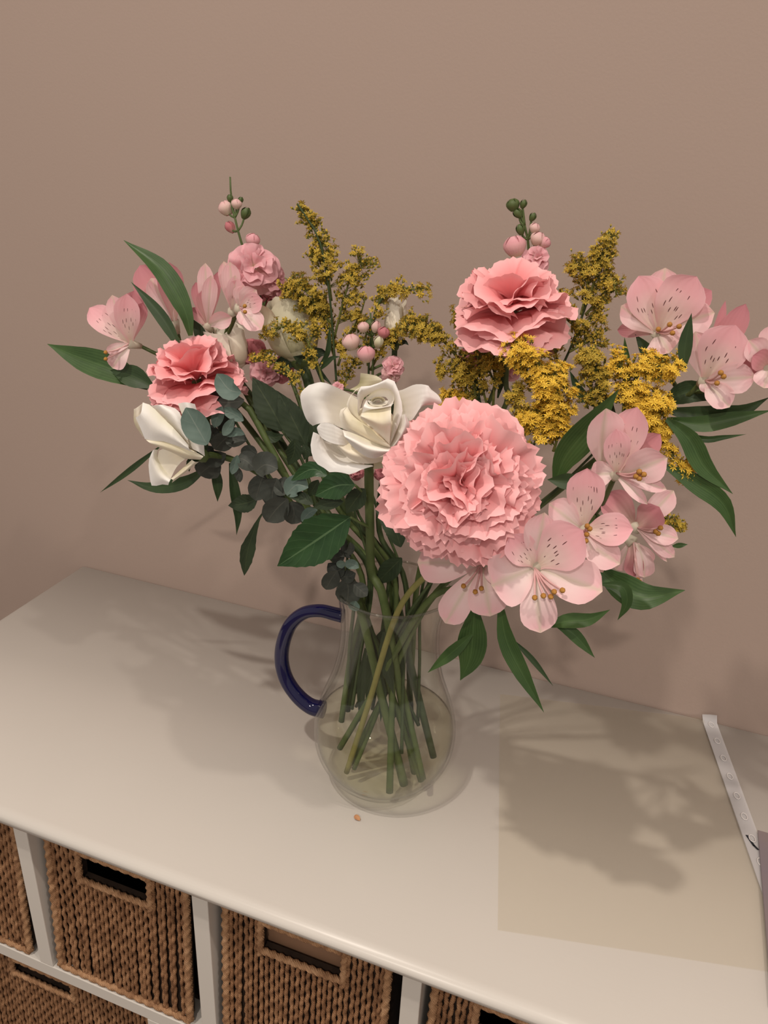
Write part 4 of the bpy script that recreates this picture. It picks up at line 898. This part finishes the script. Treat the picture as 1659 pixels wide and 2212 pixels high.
# ------------------------------------------------------------------ eucalyptus
def euc(label, top, rim, foot, leaves, s):
    C = catmull([P(*q) for q in top]+[jugpt(rim[0], rim[1], .2), jugpt(rim[0], rim[1], .2)*.45+jugpt(*foot)*.55, jugpt(*foot)], 44)
    t = thing('eucalyptus', label, 'foliage', C[-1], 'eucalyptus stems'); obj('stem', *tube(C, np.linspace(.0010, .0018, 44), 7), M['stemd'], t)
    rng = random.Random(7)
    for pts, w, m, ds in leaves:
        leaf(t, pts, w, m, 'round', s+ds, 'leaf', .28, rng.uniform(-18, 18), .03, 0, 10, 6, False)
    return t
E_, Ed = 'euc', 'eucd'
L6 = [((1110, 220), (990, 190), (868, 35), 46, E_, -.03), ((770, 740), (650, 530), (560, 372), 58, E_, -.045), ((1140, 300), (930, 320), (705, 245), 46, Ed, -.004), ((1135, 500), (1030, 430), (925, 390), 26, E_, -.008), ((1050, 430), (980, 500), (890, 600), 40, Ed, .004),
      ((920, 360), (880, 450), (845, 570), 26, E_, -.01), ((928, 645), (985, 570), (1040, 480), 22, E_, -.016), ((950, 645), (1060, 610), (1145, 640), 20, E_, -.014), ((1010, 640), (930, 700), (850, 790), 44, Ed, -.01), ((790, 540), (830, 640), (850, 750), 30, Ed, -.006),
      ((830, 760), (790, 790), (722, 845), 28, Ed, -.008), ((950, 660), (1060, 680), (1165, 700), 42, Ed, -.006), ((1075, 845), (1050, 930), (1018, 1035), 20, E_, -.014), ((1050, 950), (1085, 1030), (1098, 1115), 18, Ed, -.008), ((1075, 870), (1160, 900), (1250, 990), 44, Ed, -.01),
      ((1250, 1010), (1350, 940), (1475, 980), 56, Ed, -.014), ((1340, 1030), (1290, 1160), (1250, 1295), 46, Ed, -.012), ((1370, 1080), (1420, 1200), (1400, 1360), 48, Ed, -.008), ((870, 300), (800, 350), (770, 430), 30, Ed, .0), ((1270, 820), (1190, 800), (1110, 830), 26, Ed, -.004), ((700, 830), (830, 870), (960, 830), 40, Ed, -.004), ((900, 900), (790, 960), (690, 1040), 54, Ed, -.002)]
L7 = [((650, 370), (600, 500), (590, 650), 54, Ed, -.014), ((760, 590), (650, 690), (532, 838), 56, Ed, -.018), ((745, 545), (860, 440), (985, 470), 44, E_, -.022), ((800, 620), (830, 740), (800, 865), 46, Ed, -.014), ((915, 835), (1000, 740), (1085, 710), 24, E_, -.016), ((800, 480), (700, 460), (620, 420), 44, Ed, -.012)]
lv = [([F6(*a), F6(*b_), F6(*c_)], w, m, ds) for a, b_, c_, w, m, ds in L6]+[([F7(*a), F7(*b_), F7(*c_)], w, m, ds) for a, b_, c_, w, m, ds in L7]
euc('grey green eucalyptus sprig with rounded leaves beside the drooping rosebud', [(478, 850, -.012), (520, 930, -.010), (570, 1010, -.010), (620, 1080, -.012), (700, 1190, -.008)], (-160, .033), (185, .036, .090), lv, -.012)
L7b = [((1380, 1330), (1290, 1370), (1200, 1290), 34, Ed, 0), ((1300, 1370), (1230, 1470), (1175, 1575), 38, Ed, -.004), ((1380, 1310), (1460, 1300), (1535, 1340), 22, E_, -.008), ((1390, 1300), (1340, 1300), (1295, 1320), 18, E_, -.008), ((1400, 1440), (1420, 1590), (1400, 1740), 56, Ed, -.002),
       ((1480, 1520), (1550, 1580), (1625, 1645), 32, Ed, -.006), ((1420, 1180), (1380, 1120), (1400, 1035), 14, Ed, -.004), ((1420, 1200), (1450, 1130), (1440, 1060), 16, Ed, -.006), ((1380, 1220), (1310, 1170), (1245, 1180), 14, Ed, -.006), ((1500, 1700), (1480, 1760), (1460, 1800), 26, E_, -.006), ((1330, 1420), (1420, 1440), (1500, 1400), 30, Ed, 0), ((1380, 1200), (1300, 1230), (1230, 1240), 24, Ed, -.002), ((1440, 1230), (1400, 1180), (1340, 1110), 18, Ed, 0)]
euc('small dull eucalyptus sprig at the jug rim above the blue handle', [(752, 1175, -.02), (750, 1230, -.022), (757, 1290, -.022)], (-150, .034), (20, .030, .06), [([F7(*a), F7(*b_), F7(*c_)], w, m, ds) for a, b_, c_, w, m, ds in L7b], -.026)

# submerged leaves left on the lowest stems
neck = thing('leaf_sprig', 'dark leafy sprig pushed down inside the neck of the glass jug', 'foliage', jugpt(120, .02, .09))
obj('stem', *tube(catmull([jugpt(120, .012, .215), jugpt(140, .012, .16), jugpt(150, .018, .09)], 16), np.linspace(.0016, .0014, 16), 7), M['stemd'], neck)
for pts, w, s_ in [([(800, 1370), (805, 1440), (790, 1520)], 26, -.012), ([(830, 1365), (835, 1430), (850, 1500)], 30, -.014), ([(850, 1380), (858, 1440), (850, 1490)], 34, -.006), ([(790, 1400), (782, 1480), (778, 1570)], 20, -.010), ([(815, 1430), (826, 1500), (822, 1560)], 20, -.016), ([(840, 1350), (815, 1400), (812, 1450)], 26, .0)]:
    leaf(neck, pts, w, 'rleafd', 'lance', s_, cup=.3, twist=15)
